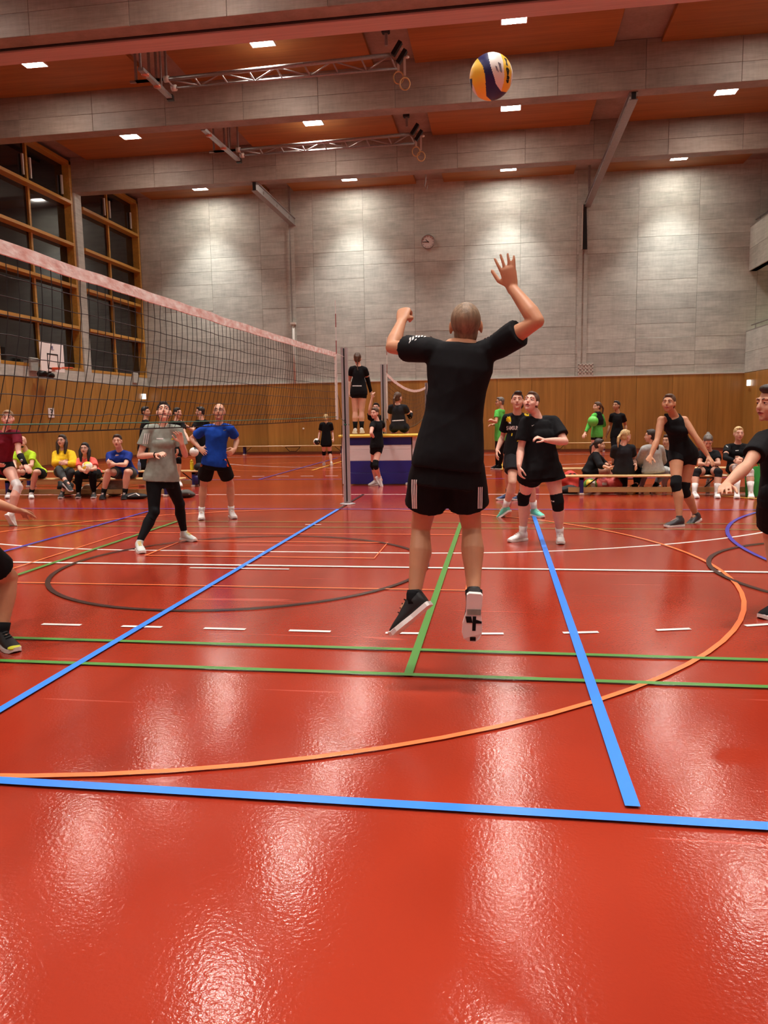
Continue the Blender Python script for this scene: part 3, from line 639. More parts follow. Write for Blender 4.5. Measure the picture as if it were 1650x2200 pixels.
# ---- volleyballs
def swirl_ball(name, c, r, label, cols, seed=0, rot=(0, 0, 0), mark=False):
    """six swirling panel groups: 18 panels on a sphere, colour by panel"""
    t = thing(name, label, 'ball', tuple(c)); R = np.array(Matrix.Rotation(rot[2], 3, 'Z') @ Matrix.Rotation(rot[1], 3, 'Y') @ Matrix.Rotation(rot[0], 3, 'X'))
    mbs = [MB() for _ in cols]; nu, nv = 72, 48
    for j in range(nv):
        for i in range(nu):
            def P(jj, ii):
                th = math.pi*jj/nv; ph = 2*math.pi*ii/nu; return np.array([math.sin(th)*math.cos(ph), math.sin(th)*math.sin(ph), math.cos(th)])
            n = P(j+.5, i+.5); th = math.acos(n[2]); ph = math.atan2(n[1], n[0])
            k_ = int(math.floor(((ph+1.1*math.sin(2*th))/(2*math.pi)*len(cols)*1.0) % len(cols)))
            q = [P(j, i), P(j+1, i), P(j+1, i+1), P(j, i+1)]
            e = ((ph+1.1*math.sin(2*th))/(2*math.pi)*len(cols)) % 1; rr = r*(1-.012*(1-min(1, min(e, 1-e)*14)))
            mbs[k_].add([c+R@x*rr for x in q], [(0, 1, 2, 3)])
    for k_, m_ in enumerate(mbs):
        if m_.n:
            o = m_.build('ball_panel', cols[k_], t, False); bm = bmesh.new(); bm.from_mesh(o.data); bmesh.ops.remove_doubles(bm, verts=bm.verts[:], dist=1e-5)
            for f in bm.faces: f.smooth = True
            bm.to_mesh(o.data); bm.free()
    return t
M_BY = mat('ball_yellow', (250, 206, 62), .35); M_BN = mat('ball_navy', (28, 30, 88), .35); M_BWH = mat('ball_white', (238, 234, 226), .35); M_BG = mat('ball_green', (92, 150, 60), .4)
# flying ball: panels shaped for this view from great-circle-like bands
def flying_ball():
    d = ray(1055, 165); dist = .105*FPX/39.5; c = CC+d/np.linalg.norm(d)*dist; t = thing('volleyball', 'yellow, navy and white volleyball in the air above the jumping player', 'ball', tuple(c))
    f = -nrm(d); u = nrm(CU-f*(CU@f)); s = nrm(np.cross(u, f)); r = .105
    mats_ = dict(y=M_BY, n=M_BN, w=M_BWH); mbs = {}; nu, nv = 190, 130
    yy_ = lambda pts, y: np.interp(y, [p[1] for p in pts[::-1]], [p[0] for p in pts[::-1]])
    b1 = [(-.62, .79), (-.37, .45), (-.27, .06), (-.25, -.2), (-.22, -.77), (.03, -1)]
    b2 = [(-.16, 1.0), (-.1, .73), (0, .36), (.12, .04), (.23, -.32), (.46, -.62), (.80, -.70)]
    b3 = [(.37, 1.0), (.5, .73), (.57, .36), (.61, -.02), (.57, -.3), (.47, -.60)]
    b4 = [(.6, .92), (.83, .62), (.95, .17), (.89, -.4)]
    def cls(n):
        x, y, z = n@s, n@u, n@f
        if z < 0: x, y = -x, -y
        if x < -.87+.12*max(0, y+.05) and -.56 < y < -.02: return 'n'
        if y < -.2 and x < -.86+(-.2-y)*.42: return 'w'
        if x < yy_(b1, y): return 'y'
        if x < yy_(b2, y) or y < -.72: return 'n'
        if x < yy_(b3, y): return 'w'
        return 'y' if x < yy_(b4, y) else 'w'
    for j in range(nv):
        for i in range(nu):
            def P(jj, ii):
                th = math.pi*jj/nv; ph = 2*math.pi*ii/nu; return np.array([math.sin(th)*math.cos(ph), math.sin(th)*math.sin(ph), math.cos(th)])
            k_ = cls(P(j+.5, i+.5)); mbs.setdefault(k_, MB()).add([c+P(a, b)*r for a, b in ((j, i), (j+1, i), (j+1, i+1), (j, i+1))], [(0, 1, 2, 3)])
    for k_, m_ in mbs.items():
        o = m_.build('ball_panel', mats_[k_], t); bm = bmesh.new(); bm.from_mesh(o.data); bmesh.ops.remove_doubles(bm, verts=bm.verts[:], dist=1e-5)
        for q in bm.faces: q.smooth = True
        bm.to_mesh(o.data); bm.free()
    # black lettering on the right-hand panel and small grey print on the white one
    def onball(x, y):
        z = math.sqrt(max(.02, 1-x*x-y*y)); n = s*x+u*y+f*z; return c+n*(r+.0012), n
    mk = MB(); gp = MB()
    def strip(m, a, b, w_):
        p0, n0 = onball(*a); p1, n1 = onball(*b); m.bar(p0, p1, w_, .0015, up=n0)
    for a, b in (((.70, .30), (.76, .02)), ((.70, .30), (.80, .22)), ((.80, .22), (.76, .02)), ((.72, -.02), (.80, -.06)), ((.72, -.10), (.80, -.14)), ((.80, -.06), (.80, -.14)), ((.70, -.18), (.78, -.28)), ((.80, -.18), (.72, -.28)), ((.62, .70), (.74, .40)), ((.68, .66), (.70, .42))): strip(mk, a, b, .008)
    for q in range(4): strip(gp, (.33+.03*q, .55-.1*q*.2), (.42+.02*q, .2-.02*q), .004)
    strip(gp, (.24, .40), (.33, .16), .003); strip(gp, (.20, .42), (.27, .22), .003)
    mk.build('lettering', M_BLACK, t); gp.build('small_print', mat('grey_print', (120, 118, 130), .5), t); return t
flying_ball()
swirl_ball('volleyball', at(1268, 1043, 11.45)+[0, 0, .0], .125, 'green and yellow ball lying under the right bench', [M_BG, M_BY, M_BG, M_BG, M_BY, M_BWH], rot=(.5, .4, .2))
swirl_ball('volleyball', at(188, 1003, 10.72), .10, 'white and yellow volleyball in the lap of the woman in coral', [M_BWH, M_BY, M_BWH, M_BY], rot=(1.2, 0, 0))
swirl_ball('volleyball', at(417, 971, 13.0), .10, 'black and white ball beside the man in blue', [M_BWH, M_BLACK, M_BWH, M_BWH], rot=(1.0, .3, .5))
swirl_ball('volleyball', at(680.5, 949, 19.6), .10, 'dark and white ball in the left hand of the girl walking away', [M_BLACK, M_BWH, M_BLACK], rot=(1.0, .3, .5))
M_LIME = mat('lime_ball', (108, 214, 84), .45)
swirl_ball('volleyball', at(1274, 905, 16.25), .125, 'bright green ball held by the woman in green and black', [M_LIME, M_LIME], rot=(.3, .3, 0))
# ---- bags and small things by the benches
def soft(name, c, r, m, label, cat, seed=0, extra=None, flat=.0):
    rr = random.Random(seed); t = thing(name, label, cat, (c[0], c[1], 0)); mb = MB(); mb.ell(c, r, nu=28, nv=18); V = np.array(mb.v[0]); C0 = np.array(c)
    for k_ in range(5):
        d = nrm([rr.uniform(-1, 1), rr.uniform(-1, 1), rr.uniform(-1, 1)])*rr.uniform(9, 24)/max(r)*.2; V += nrm_rows(V-C0)*(np.sin(V@d*1.6+rr.uniform(0, 6))*min(r)*.15)[:, None]
    V[:, 2] = np.maximum(V[:, 2], .004); mb.v[0] = V; mb.build('body', m, t, True)
    if extra: extra(t)
    return t
def nrm_rows(A): return A/(np.linalg.norm(A, axis=1)[:, None]+1e-9)
def g(u, v): return atz(u, v, 0)
def onfloor(u, v, Y, rz): p = at(u, v, Y); return (p[0], p[1], rz)
M_RED = mat('red_fabric', (206, 54, 40), .6, bump=.3); M_PINK = mat('pink_red_fabric', (216, 84, 78), .55, bump=.3); M_GREY = mat('grey_fabric', (134, 128, 120), .8, var=.15, scale=20)
M_BEI = mat('beige_fabric', (176, 158, 134), .8, var=.15, scale=15); M_DK = mat('black_fabric', (16, 16, 18), .75, var=.3, scale=20, bump=.3); M_GRN = mat('green_fabric', (44, 152, 62), .7, bump=.2)
def strap(p0, p1, h, m):
    def f(t):
        a = np.array(p0); b = np.array(p1); P = [a+(b-a)*q+np.array([0, 0, h*math.sin(math.pi*q)]) for q in np.linspace(0, 1, 9)]; MB().tube(P, [(.012, .004)]*9, nu=6).build('strap', m, t, True)
    return f
c = onfloor(1226, 1040, 11.7, .17); soft('sports_bag', c, (.22, .14, .17), M_RED, 'red sports bag at the left end of the right bench', 'bag', 1, strap((c[0]-.1, c[1]-.1, .28), (c[0]+.14, c[1]-.1, .28), .07, M_DK))
c = onfloor(1226, 1056, 11.45, .06); soft('folded_jacket', c, (.26, .12, .06), M_DK, 'black folded jacket on the floor below the red bag', 'jacket', 2)
c = onfloor(1304, 1045, 11.5, .13); soft('sports_bag', c, (.24, .13, .15), M_PINK, 'pinkish red bag with pale printed mark beside the green ball', 'bag', 3, lambda t: MB().box((c[0]-.1, c[1]-.145, .15), (c[0]-.02, c[1]-.128, .2), .004).build('printed_mark', M_WHITE, t))
c = onfloor(1356, 1047, 11.5, .05)
for k_, dx in enumerate((-.07, .07)):
    o = thing('sneaker', 'black sneaker with yellow sole under the right bench, %s one' % ('left' if k_ == 0 else 'right'), 'shoe', (c[0]+dx, c[1], 0), 'yellow soled sneakers under the right bench')
    MB().ell((c[0]+dx, c[1], .06), (.045, .13, .05)).build('upper', M_DK, o, True); MB().ell((c[0]+dx, c[1]-.1, .065), (.045, .05, .05)).build('toe_cap', mat('sneaker_yellow', (236, 190, 40), .5), o, True)
p = at(1622, 1060, 10.95); gx = p[0]
t = thing('tote_bag', 'tall green shopping bag on the floor beside the seated woman in white socks', 'bag', (gx, 10.95, 0))
MB().tube([(gx, 10.95, 0.005), (gx-.01, 10.95, .25), (gx-.02, 10.96, .5)], [(.15, .09), (.16, .08), (.15, .05)], side=(1, 0, 0), nu=16).build('body', M_GRN, t, False)
P = [np.array([gx-.08+.12*q, 10.93, .5+.1*math.sin(math.pi*q)]) for q in np.linspace(0, 1, 9)]; MB().tube(P, [.012]*9, nu=6).build('handle', M_GRN, t, True)
MB().ell((gx+.22, 11.2, .42), (.2, .1, .05), nu=18).build('spilled_cloth', mat('light_green_cloth', (96, 196, 84), .7), t, True)
c = onfloor(1646, 1040, 11.4, .2); soft('sports_bag', c, (.3, .18, .2), M_DK, 'black sports bag under the bench at the right edge', 'bag', 4, strap((c[0]-.2, c[1]-.16, .3), (c[0]+.1, c[1]-.16, .3), .08, M_GREY))
q = at(1521, 1047, 11.4); t = thing('water_bottle', 'slim silver drinking bottle standing by the bench behind the tank top player', 'bottle', (q[0], q[1], 0))
MB().lathe((q[0], q[1], 0), [(.035, 0), (.036, .01), (.036, .2), (.028, .225)], 20).build('body', M_STEEL, t, True); MB().lathe((q[0], q[1], .225), [(.026, 0), (.026, .035), (.02, .04)], 16).build('cap', M_STEEL, t, True)
c = onfloor(244, 1050, 11.12, .14); soft('backpack', c, (.16, .12, .17), M_GREY, 'pale grey backpack on the floor between the legs of the man in navy', 'backpack', 5, lambda t: MB().ell((c[0], c[1]-.11, .1), (.1, .04, .07)).build('pocket', M_GREY, t, True))
c2 = onfloor(187, 1057, 11.2, .1); soft('shoulder_bag', c2, (.17, .1, .11), M_BEI, 'beige bag on the floor behind the feet of the woman in coral', 'bag', 6)
c3 = onfloor(140, 1052, 11.3, .14); soft('backpack', c3, (.15, .12, .16), M_DK, 'black backpack on the floor behind the feet of the woman in yellow', 'backpack', 7)
c4 = onfloor(293, 1067, 10.55, .05); soft('kit_bag', c4, (.26, .14, .055), M_DK, 'flat black and blue kit bag beside the shoes of the man in navy', 'bag', 8, lambda t: (MB().bar((c4[0]-.1, c4[1]-.13, .06), (c4[0]+.02, c4[1]-.06, .108), .02, .01).bar((c4[0]+.02, c4[1]-.06, .108), (c4[0]+.12, c4[1]-.12, .07), .02, .01).build('pale_trim', M_WHITE, t)))
c5 = g(392, 1069); soft('kit_bag', (c5[0], c5[1], .07), (.22, .14, .08), mat('olive_grey_fabric', (66, 64, 58), .7), 'dark grey bag with pale piping on the floor behind the woman in grey', 'bag', 9, lambda t: tubeM(MB(), [(c5[0]-.18, c5[1]-.1, .06), (c5[0], c5[1]-.13, .11), (c5[0]+.18, c5[1]-.08, .07)], .006).build('piping', M_LEDGE, t))
q = at(412.5, 1008, pLr[1]); t = thing('sports_bottle', 'yellow drinking bottle standing on the right end of the rear left bench', 'bottle', (q[0], pLr[1], .35))
MB().lathe((q[0], pLr[1], .35), [(.036, 0), (.038, .01), (.038, .11), (.033, .13), (.037, .15), (.037, .18)], 20).build('body', mat('yellow_plastic', (232, 214, 40), .35), t, True); MB().lathe((q[0], pLr[1], .53), [(.034, 0), (.034, .03), (.015, .035), (.012, .05)], 16).build('cap', mat('yellow_plastic', (232, 214, 40), .35), t, True)
q = at(424, 1000, pLr[1]); t = thing('draped_bag', 'black bag hanging over the right end of the rear left bench', 'bag', (q[0], pLr[1], .3))
MB().ell((q[0]+.05, pLr[1]-.02, .42), (.12, .1, .09)).ell((q[0]+.09, pLr[1]-.12, .2), (.045, .04, .2)).build('body', M_DK, t, True); MB().ell((q[0]+.02, pLr[1]-.1, .15), (.09, .06, .1)).build('blue_pouch', M_BN, t, True)
q = at(299, 1000, pLr[1]); t = thing('water_bottle', 'clear bluish bottle on the rear left bench beside the man in navy', 'bottle', (q[0], pLr[1], .35))
MB().lathe((q[0], pLr[1], .35), [(.035, 0), (.036, .15), (.015, .2), (.015, .22)], 16).build('body', mat('bluish_plastic', (120, 136, 176), .2), t, True)
MB().lathe((q[0], pLr[1], .57), [(.017, 0), (.017, .02)], 12).build('cap', M_WHITE, t, True)
# ================================================================== PEOPLE
def remesh(mb, name, vox, parent, m, it=2, wr=0.0, seed=0, label=None):
    base = tuple(root_loc(parent)); me = mb.mesh('tmp', base); o = bpy.data.objects.new('tmp', me); COL.objects.link(o)
    md = o.modifiers.new('r', 'REMESH'); md.mode = 'VOXEL'; md.voxel_size = vox
    if it: s = o.modifiers.new('s', 'SMOOTH'); s.factor = .5; s.iterations = it
    dg = bpy.context.evaluated_depsgraph_get(); me2 = bpy.data.meshes.new_from_object(o.evaluated_get(dg)); bpy.data.objects.remove(o); bpy.data.meshes.remove(me)
    me2.name = name; n = len(me2.vertices)
    if wr:
        V = np.empty(n*3); me2.vertices.foreach_get('co', V); V = V.reshape(-1, 3); N = np.empty(n*3); me2.vertices.foreach_get('normal', N); N = N.reshape(-1, 3)
        r = np.random.RandomState(seed); d = np.zeros(n)
        for _ in range(9):
            k = r.normal(size=3); k /= np.linalg.norm(k); fq = r.uniform(14, 44); ph = r.uniform(0, 6.28)
            q = V@k*fq+ph+1.3*np.sin(V@r.normal(size=3)*9+r.uniform(0, 6)); d += (1-np.abs(np.sin(q*.5)))**2-.35
        V = V+N*(d*wr/3)[:, None]; me2.vertices.foreach_set('co', V.ravel())
    me2.materials.clear(); me2.materials.append(m); me2.polygons.foreach_set('use_smooth', [True]*len(me2.polygons)); me2.update()
    o = bpy.data.objects.new(name, me2); COL.objects.link(o); o.parent = parent
    if label: o['label'] = label
    return o
SKIN = {k: mat('skin_'+k, c, .5, var=.07, scale=14, spec=.35) for k, c in dict(fair=(222, 172, 148), pink=(228, 176, 156), tan=(196, 140, 106), mid=(208, 156, 128), olive=(182, 132, 100)).items()}
HAIR = {k: mat('hair_'+k, c, .55, var=.35, scale=60, stretch=(1, 1, .2), bump=.4, bscale=120) for k, c in dict(black=(24, 18, 16), dark=(46, 32, 24), brown=(84, 58, 40), light=(138, 106, 74), blond=(196, 164, 112), grey=(108, 100, 92), buzz=(128, 104, 80)).items()}
CL = {k: mat('cloth_'+k, c, .85, var=.12, scale=24, spec=.2) for k, c in dict(black=(15, 15, 18), charcoal=(34, 34, 38), grey=(140, 146, 136), blue=(22, 72, 176), maroon=(116, 26, 44), green=(92, 196, 84), lime=(176, 212, 42), yellow=(226, 184, 34), coral=(246, 104, 92), navy=(26, 48, 128), sweater=(168, 168, 164), white=(226, 222, 220), darkgrey=(66, 68, 68), greypants=(128, 132, 138), orange=(240, 112, 56), gold=(238, 206, 40)).items()}
M_EYE = mat('eye_white', (232, 226, 220), .25); M_IRIS = mat('iris_dark', (44, 30, 24), .2); M_LIP = mat('lips', (176, 92, 84), .5); M_SOLE = mat('shoe_sole_white', (228, 224, 220), .5)
def hand(mb, W, d, n, th, s, curl=.5, spread=.12, fr=.0085, fist=False):
    """palm + five fingers: W wrist, d towards the knuckles, n palm side, th thumb side"""
    d = nrm(d); n = nrm(np.array(n)-d*(np.array(n)@d)); th = nrm(np.array(th)-d*(np.array(th)@d)-n*(np.array(th)@n))
    K = W+d*.092*s
    mb.tube([W-d*.015*s, W+d*.03*s, W+d*.07*s, K], [(.026*s, .02*s), (.036*s, .017*s), (.041*s, .015*s), (.039*s, .013*s)], side=th, nu=14, round0=True, round1=True)
    L = [.072, .08, .075, .058]; off = [.031, .0105, -.0105, -.030]
    for i in range(4):
        b = K+th*off[i]*s-d*.012*s; a = 0; dd = nrm(d+th*(off[i]/.03*spread)); pts = [b]; rr = [fr*1.12*s]
        for q, sg in enumerate((.42, .32, .26)):
            a += curl*(.75 if q == 0 else 1.05)*(1.5 if fist else 1)*(1+.08*i); v = dd*math.cos(a)+n*math.sin(a); pts.append(pts[-1]+v*L[i]*1.02*s*sg*1.05); rr.append(fr*s*(1.0-.09*q))
        mb.tube(pts, rr, side=th, nu=8, round0=True, round1=True)
    b = W+d*.025*s+th*.024*s+n*.006*s; t1 = nrm(th*.85+d*.7+n*(.25+.3*curl)) if not fist else nrm(th*.45+d*.8+n*.7); t2 = nrm(th*(.35-.5*curl)+d*.95+n*(.25+.5*curl)) if not fist else nrm(-th*.5+d*.5+n*.7)
    mb.tube([b, b+t1*.042*s, b+t1*.042*s+t2*.034*s, b+t1*.042*s+t2*.06*s], [.0145*s, .0115*s, .0105*s, .009*s], nu=8, round0=True, round1=True)
PEOPLE_ROOTS = []
def person(label, Y, J, skin='fair', s=1.0, w=1.0, fem=False, look=(0, -1, 0), hair='short', hc='dark', vox=.0135, top=None, bottom=None, shoes=None, socks=None, pads=None,
           hands=None, beard=None, glasses=False, sleeve=.5, extra=None, group=None, mouth=0, tilt=0):
    # ---- joints
    LEN = dict(eL=('sL', .285), eR=('sR', .285), wL=('eL', .25), wR=('eR', .25), kL=('pL', .425), kR=('pR', .425), aL=('kL', .405), aR=('kR', .405))
    P = {}
    order = ['n', 'h', 'sL', 'sR', 'eL', 'eR', 'wL', 'wR', 'pL', 'pR', 'kL', 'kR', 'aL', 'aR', 'tL', 'tR', 'hL', 'hR']
    for k in order:
        if k not in J: continue
        u, v, z = J[k] if len(J[k]) == 3 else (*J[k], 0)
        if k in ('kL', 'kR') and J['a'+k[1]][-1] not in ('+', '-'):
            ja = J['a'+k[1]]; q_ = ja[2] if len(ja) == 3 else 0
            if q_ == 'g': A_ = atz(ja[0], ja[1], .085*s)
            elif q_ == 'b': A_ = at(ja[0], ja[1], Y); A_[2] = .085*s
            else: A_ = at(ja[0], ja[1], Y+q_)
            best = None; hp_ = P['p'+k[1]]
            for dy in np.linspace(-.75, .75, 151):
                kk = at(u, v, hp_[1]+dy); e_ = (np.linalg.norm(kk-hp_)-.425*s)**2+(np.linalg.norm(kk-A_)-.405*s)**2
                if isinstance(z, (int, float)): e_ += 4*(kk[1]-Y-z)**2
                else: e_ += (.004 if (dy > 0) != (z == '+') else 0)
                if best is None or e_ < best[0]: best = (e_, kk)
            P[k] = best[1]; continue
        if z == 'g': P[k] = atz(u, v, .085*s if k[0] == 'a' else .03); continue
        if z == 'b':
            P[k] = at(u, v, Y); P[k][2] = .085*s if k[0] == 'a' else .03
            if k[0] == 't': P[k][1] -= .08
            continue
        if isinstance(z, (int, float)): P[k] = at(u, v, Y+z); continue
        par, L = LEN[k]; L *= s; d = ray(u, v); d = d/np.linalg.norm(d); q = CC-P[par]; b = q@d; c = q@q-L*L; D = b*b-c
        t = -b+(math.sqrt(D) if z == '+' else -math.sqrt(D)) if D > 0 else -b
        P[k] = CC+d*t
    if DEBUG:
        print('PERSON', label[:40], {a: round(float(np.linalg.norm(P[a]-P[b])/s), 2) for a, b in (('n', 'h'), ('sL', 'sR'), ('eL', 'sL'), ('eR', 'sR'), ('wL', 'eL'), ('wR', 'eR'), ('pL', 'pR'), ('kL', 'pL'), ('kR', 'pR'), ('aL', 'kL'), ('aR', 'kR'), ('n', 'pL')) if a in P and b in P},
              'zfeet', round(float(P['aL'][2]), 2), round(float(P['aR'][2]), 2))
    zmin = min(P['aL'][2], P['aR'][2])-.085*s
    base = ((P['pL'][0]+P['pR'][0])/2, (P['pL'][1]+P['pR'][1])/2, max(0., zmin))
    root = thing('person', label, 'person', base, group); PEOPLE_ROOTS.append(root)
    S = SKIN[skin]; f = nrm(look); up = nrm(np.array([tilt*.0, 0, 1.])-f*f[2]); sd = nrm(np.cross(f, up))  # sd = person's right
    up = nrm(up+sd*tilt); sd = nrm(np.cross(f, up)); A = np.array([sd, f, up])
    H = P['h']; hs = s*1.0; HL = lambda x, y, z: H+(np.array([x, y, z])*hs)@A
    # ---- body (one skin)
    mb = MB(); E = lambda c, r, nu=18, nv=12: mb.ell(HL(*c), [q*hs for q in r], A, nu, nv)
    E((0, -.014, .028), (.074, .094, .088), 24, 16); E((0, .026, -.03), (.062, .064, .082)); E((0, .034, -.074), (.046, .047, .036)); E((0, .07, -.098), (.02, .018, .016))
    for q in (-1, 1):
        E((.036*q, .052, -.03), (.026, .03, .034)); E((.077*q, -.004, -.008), (.009, .02, .032)); E((.028*q, .078, .032), (.027, .013, .010))
    mb.tube([HL(0, .084, .018), HL(0, .098, -.012), HL(0, .103, -.026)], [.008*hs, .011*hs, .015*hs], nu=8, round0=True, round1=True); E((0, .088, -.06), (.02, .008, .011), 10, 8)
    N0 = P['n']; ms = (P['sL']+P['sR'])/2; mp = (P['pL']+P['pR'])/2; upT = nrm(ms-mp); sS = nrm(P['sR']-P['sL']); sH = nrm(P['pR']-P['pL'])
    Lt = np.linalg.norm(ms-mp); bw = w*s
    mb.tube([HL(0, -.022, -.05), N0+(H-N0)*.35, N0-upT*.03], [.05*hs*w**.5, (.054 if not fem else .047)*s*w**.5, .062*s], nu=14, round0=True)
    prof = [(-.24, .085, .075), (-.12, .148, .10), (.0, .158, .11), (.15, .15, .105), (.4, .132 if not fem else .12, .092), (.62, .145 if not fem else .13, .102), (.82, .165 if not fem else .15, .108), (.97, .16 if not fem else .145, .09), (1.06, .10, .07)]
    seat_ = abs(P['kL'][2]-P['pL'][2]) < .2*s and abs(P['kR'][2]-P['pR'][2]) < .22*s; LO = -.06 if seat_ else -.24
    if seat_: prof[0] = (-.24, .12, .09); prof[1] = (-.12, .14, .095)
    def sax(t): return nrm(sH*(1-max(0, min(1, t)))+sS*max(0, min(1, t)))
    swr = np.linalg.norm(P['sR']-P['sL'])/(.36*s)
    def torso(m, off, lo=None, hi=1.06, loose=0, k=1.0, flare=0, extraw=0, nu=24, under=0):
        hs_ = np.linalg.norm(P['pR']-P['pL'])
        pts = []; rad = []; sides = []
        lo = LO if lo is None else lo
        if seat_: lo = max(lo, -.12)
        ts = [q[0] for q in prof]; ts2 = sorted(set([lo, hi]+[t for t in ts if lo < t < hi]))
        for t in ts2:
            ra = np.interp(t, ts, [q[1] for q in prof]); rb = np.interp(t, ts, [q[2] for q in prof])
            if loose and t < .9: ra = max(ra, (.146 if t > .05 else .158)*(.9+.1*loose)); rb = max(rb, .104)
            elif off > 0 and t < 0: ra = max(ra, .155); rb = max(rb, .104)
            if t > .6: ra *= min(1, max(.72, swr))
            fl_ = flare*max(0, (.4-t))
            if under: ra = max(ra, (hs_/2+.085*s*w**.5)/bw) if t < .12 else ra; fl_ += under*max(0, min(1, (.35-t)/.15))
            pts.append(mp+upT*Lt*t); rad.append(((ra*bw+off+fl_+extraw), (rb*bw*1.0+off+fl_))); sides.append(sax(t))
        m.tube(pts, rad, side=sides, nu=nu, round1=True, ch=.018)
    torso(mb, -.012 if top and top.get('sleeve', .5) > 0 else -.003)
    fw = nrm(np.cross(upT, sax(.5)))
    if fem:
        for q in (-1, 1): mb.ell(mp+upT*Lt*.73+sax(.8)*q*.06*bw+fw*.046*bw, [.06*bw]*3)
    for k, sg in (('L', -1), ('R', 1)):
        sh, el, wr_ = P['s'+k], P['e'+k], P['w'+k]
        mb.ell(sh, [.054*s*w**.5]*3); mb.tube([N0-upT*.024*s, (N0+sh)/2-upT*.014*s, sh], [.045*s, .046*s, .044*s], nu=12, round0=True, round1=True)
        a = w**.8; mid = (sh+el)/2
        mb.tube([sh, sh+(el-sh)*.3, mid, sh+(el-sh)*.8, el], [.048*s*a, .049*s*a, .045*s*a, .038*s*a, .035*s*a], nu=14, round0=True, round1=True)
        mb.tube([el, el+(wr_-el)*.25, el+(wr_-el)*.6, wr_], [.035*s*a, .0415*s*a, .034*s*a, (.026*s, .022*s)], nu=14, round0=True, round1=True)
        hd = (hands or {}).get(k, {}); d = P['h'+k]-wr_ if ('h'+k) in P else wr_-el
        fr = max(.0085, vox*.85)
        n = np.array(hd.get('n', nrm(mp-wr_+np.array([0, 0, .1])))); th = np.array(hd.get('th', (0, 0, 1)))
        if abs(nrm(th)@nrm(d)) > .95: th = th+np.array([.5, -.5, .2])
        if abs(nrm(n)@nrm(d)) > .95: n = n+np.array([.3, -.6, .2])
        hand(mb, wr_, d, n, th, s*hd.get('s', 1), hd.get('curl', .3), hd.get('spread', .12), fr, hd.get('fist', False))
        hp, kn, an = P['p'+k], P['k'+k], P['a'+k]; lw = w**.75*(1.04 if fem else 1)
        ft = nrm(P['t'+k]-an)
        mb.ell(hp, [.088*s*lw]*3); mb.tube([hp, hp+(kn-hp)*.3, hp+(kn-hp)*.65, kn], [.087*s*lw, .084*s*lw, .066*s*lw, .054*s*lw**.7], nu=18, round0=True, round1=True)
        sn = nrm(np.cross(np.cross(kn-an, ft), kn-an)); bk = -sn*.014*s
        mb.tube([kn, kn+(an-kn)*.18+bk*.5, kn+(an-kn)*.34+bk, kn+(an-kn)*.62+bk*.5, an], [.050*s*lw**.7, .056*s*lw, .062*s*lw, .046*s*lw, .031*s], nu=16, round0=True, round1=True)
        mb.tube([an-ft*.02, an+ft*.07*s], [.03*s, .024*s], nu=10, round0=True, round1=True)
    body = remesh(mb, 'body', vox, root, S, 2)
    # ---- face details
    for q in (-1, 1):
        e = MB().ell(HL(.031*q, .0735, .006), (.0125*hs,)*3, A, 12, 8).build('eye', M_EYE, root, True); MB().ell(HL(.0315*q, .0832, .006+.002*f[2]), (.0064*hs, .0045*hs, .0068*hs), A, 10, 6).build('iris', M_IRIS, e, True)
        MB().tube([HL(.013*q, .0885, .029), HL(.03*q, .0895, .034), HL(.05*q, .076, .028)], [(.0024*hs, .0036*hs)]*3, nu=6, round0=True, round1=True).build('eyebrow', HAIR['dark' if hc not in ('blond', 'light') else 'brown'], root, True)
        MB().tube([HL(.016*q, .082, .0125), HL(.031*q, .0865, .0155), HL(.046*q, .076, .0115)], [(.005*hs, .0045*hs)]*3, nu=6, round0=True, round1=True).build('eyelid', S, root, True)
    lp = MB().tube([HL(-.023, .082, -.059), HL(-.008, .0965, -.0545), HL(.008, .0965, -.0545), HL(.023, .082, -.059)], [.003*hs, .0048*hs, .0048*hs, .003*hs], nu=8, round0=True, round1=True)
    lp.tube([HL(-.021, .082, -.061-mouth*.3), HL(0, .0965, -.067-mouth), HL(.021, .082, -.061-mouth*.3)], [.003*hs, .006*hs, .003*hs], nu=8, round0=True, round1=True)
    lips = lp.build('lips', M_LIP, root, True)
    MB().ell(HL(0, .0915, -.0605-mouth*.5), (.016*hs, .006*hs, (.0022+mouth*.6)*hs), A, 12, 6).build('mouth_gap', mat('mouth_dark', (70, 26, 24), .6), lips, True)
    if glasses:
        gb = MB()
        for q in (-1, 1):
            cG = HL(.031*q, .099, .006); gb.tube([cG+(np.array([.021*math.cos(a), 0, .016*math.sin(a)])*hs)@A for a in np.linspace(0, 2*math.pi, 15)], [.0022*hs]*15, nu=5); gb.bar(HL(.052*q, .097, .008), HL(.078*q, .01, .006), .003)
        gb.bar(HL(-.01, .1, .008), HL(.01, .1, .008), .003).build('glasses', M_BLACK, root)
    if beard:
        bb = MB().ell(HL(0, .034, -.072), (.0475*hs, .0505*hs, .042*hs), A, 20, 14).ell(HL(0, .076, -.1), (.02*hs, .016*hs, .016*hs), A); 
        remesh(bb, 'beard', max(vox*.7, .005), root, HAIR[beard], 1)
    # ---- hair
    HM = HAIR[hc]; hb_ = MB(); X = lambda c, r: hb_.ell(HL(*c), [q*hs for q in r], A, 22, 14); hv = max(vox*.75, .006)
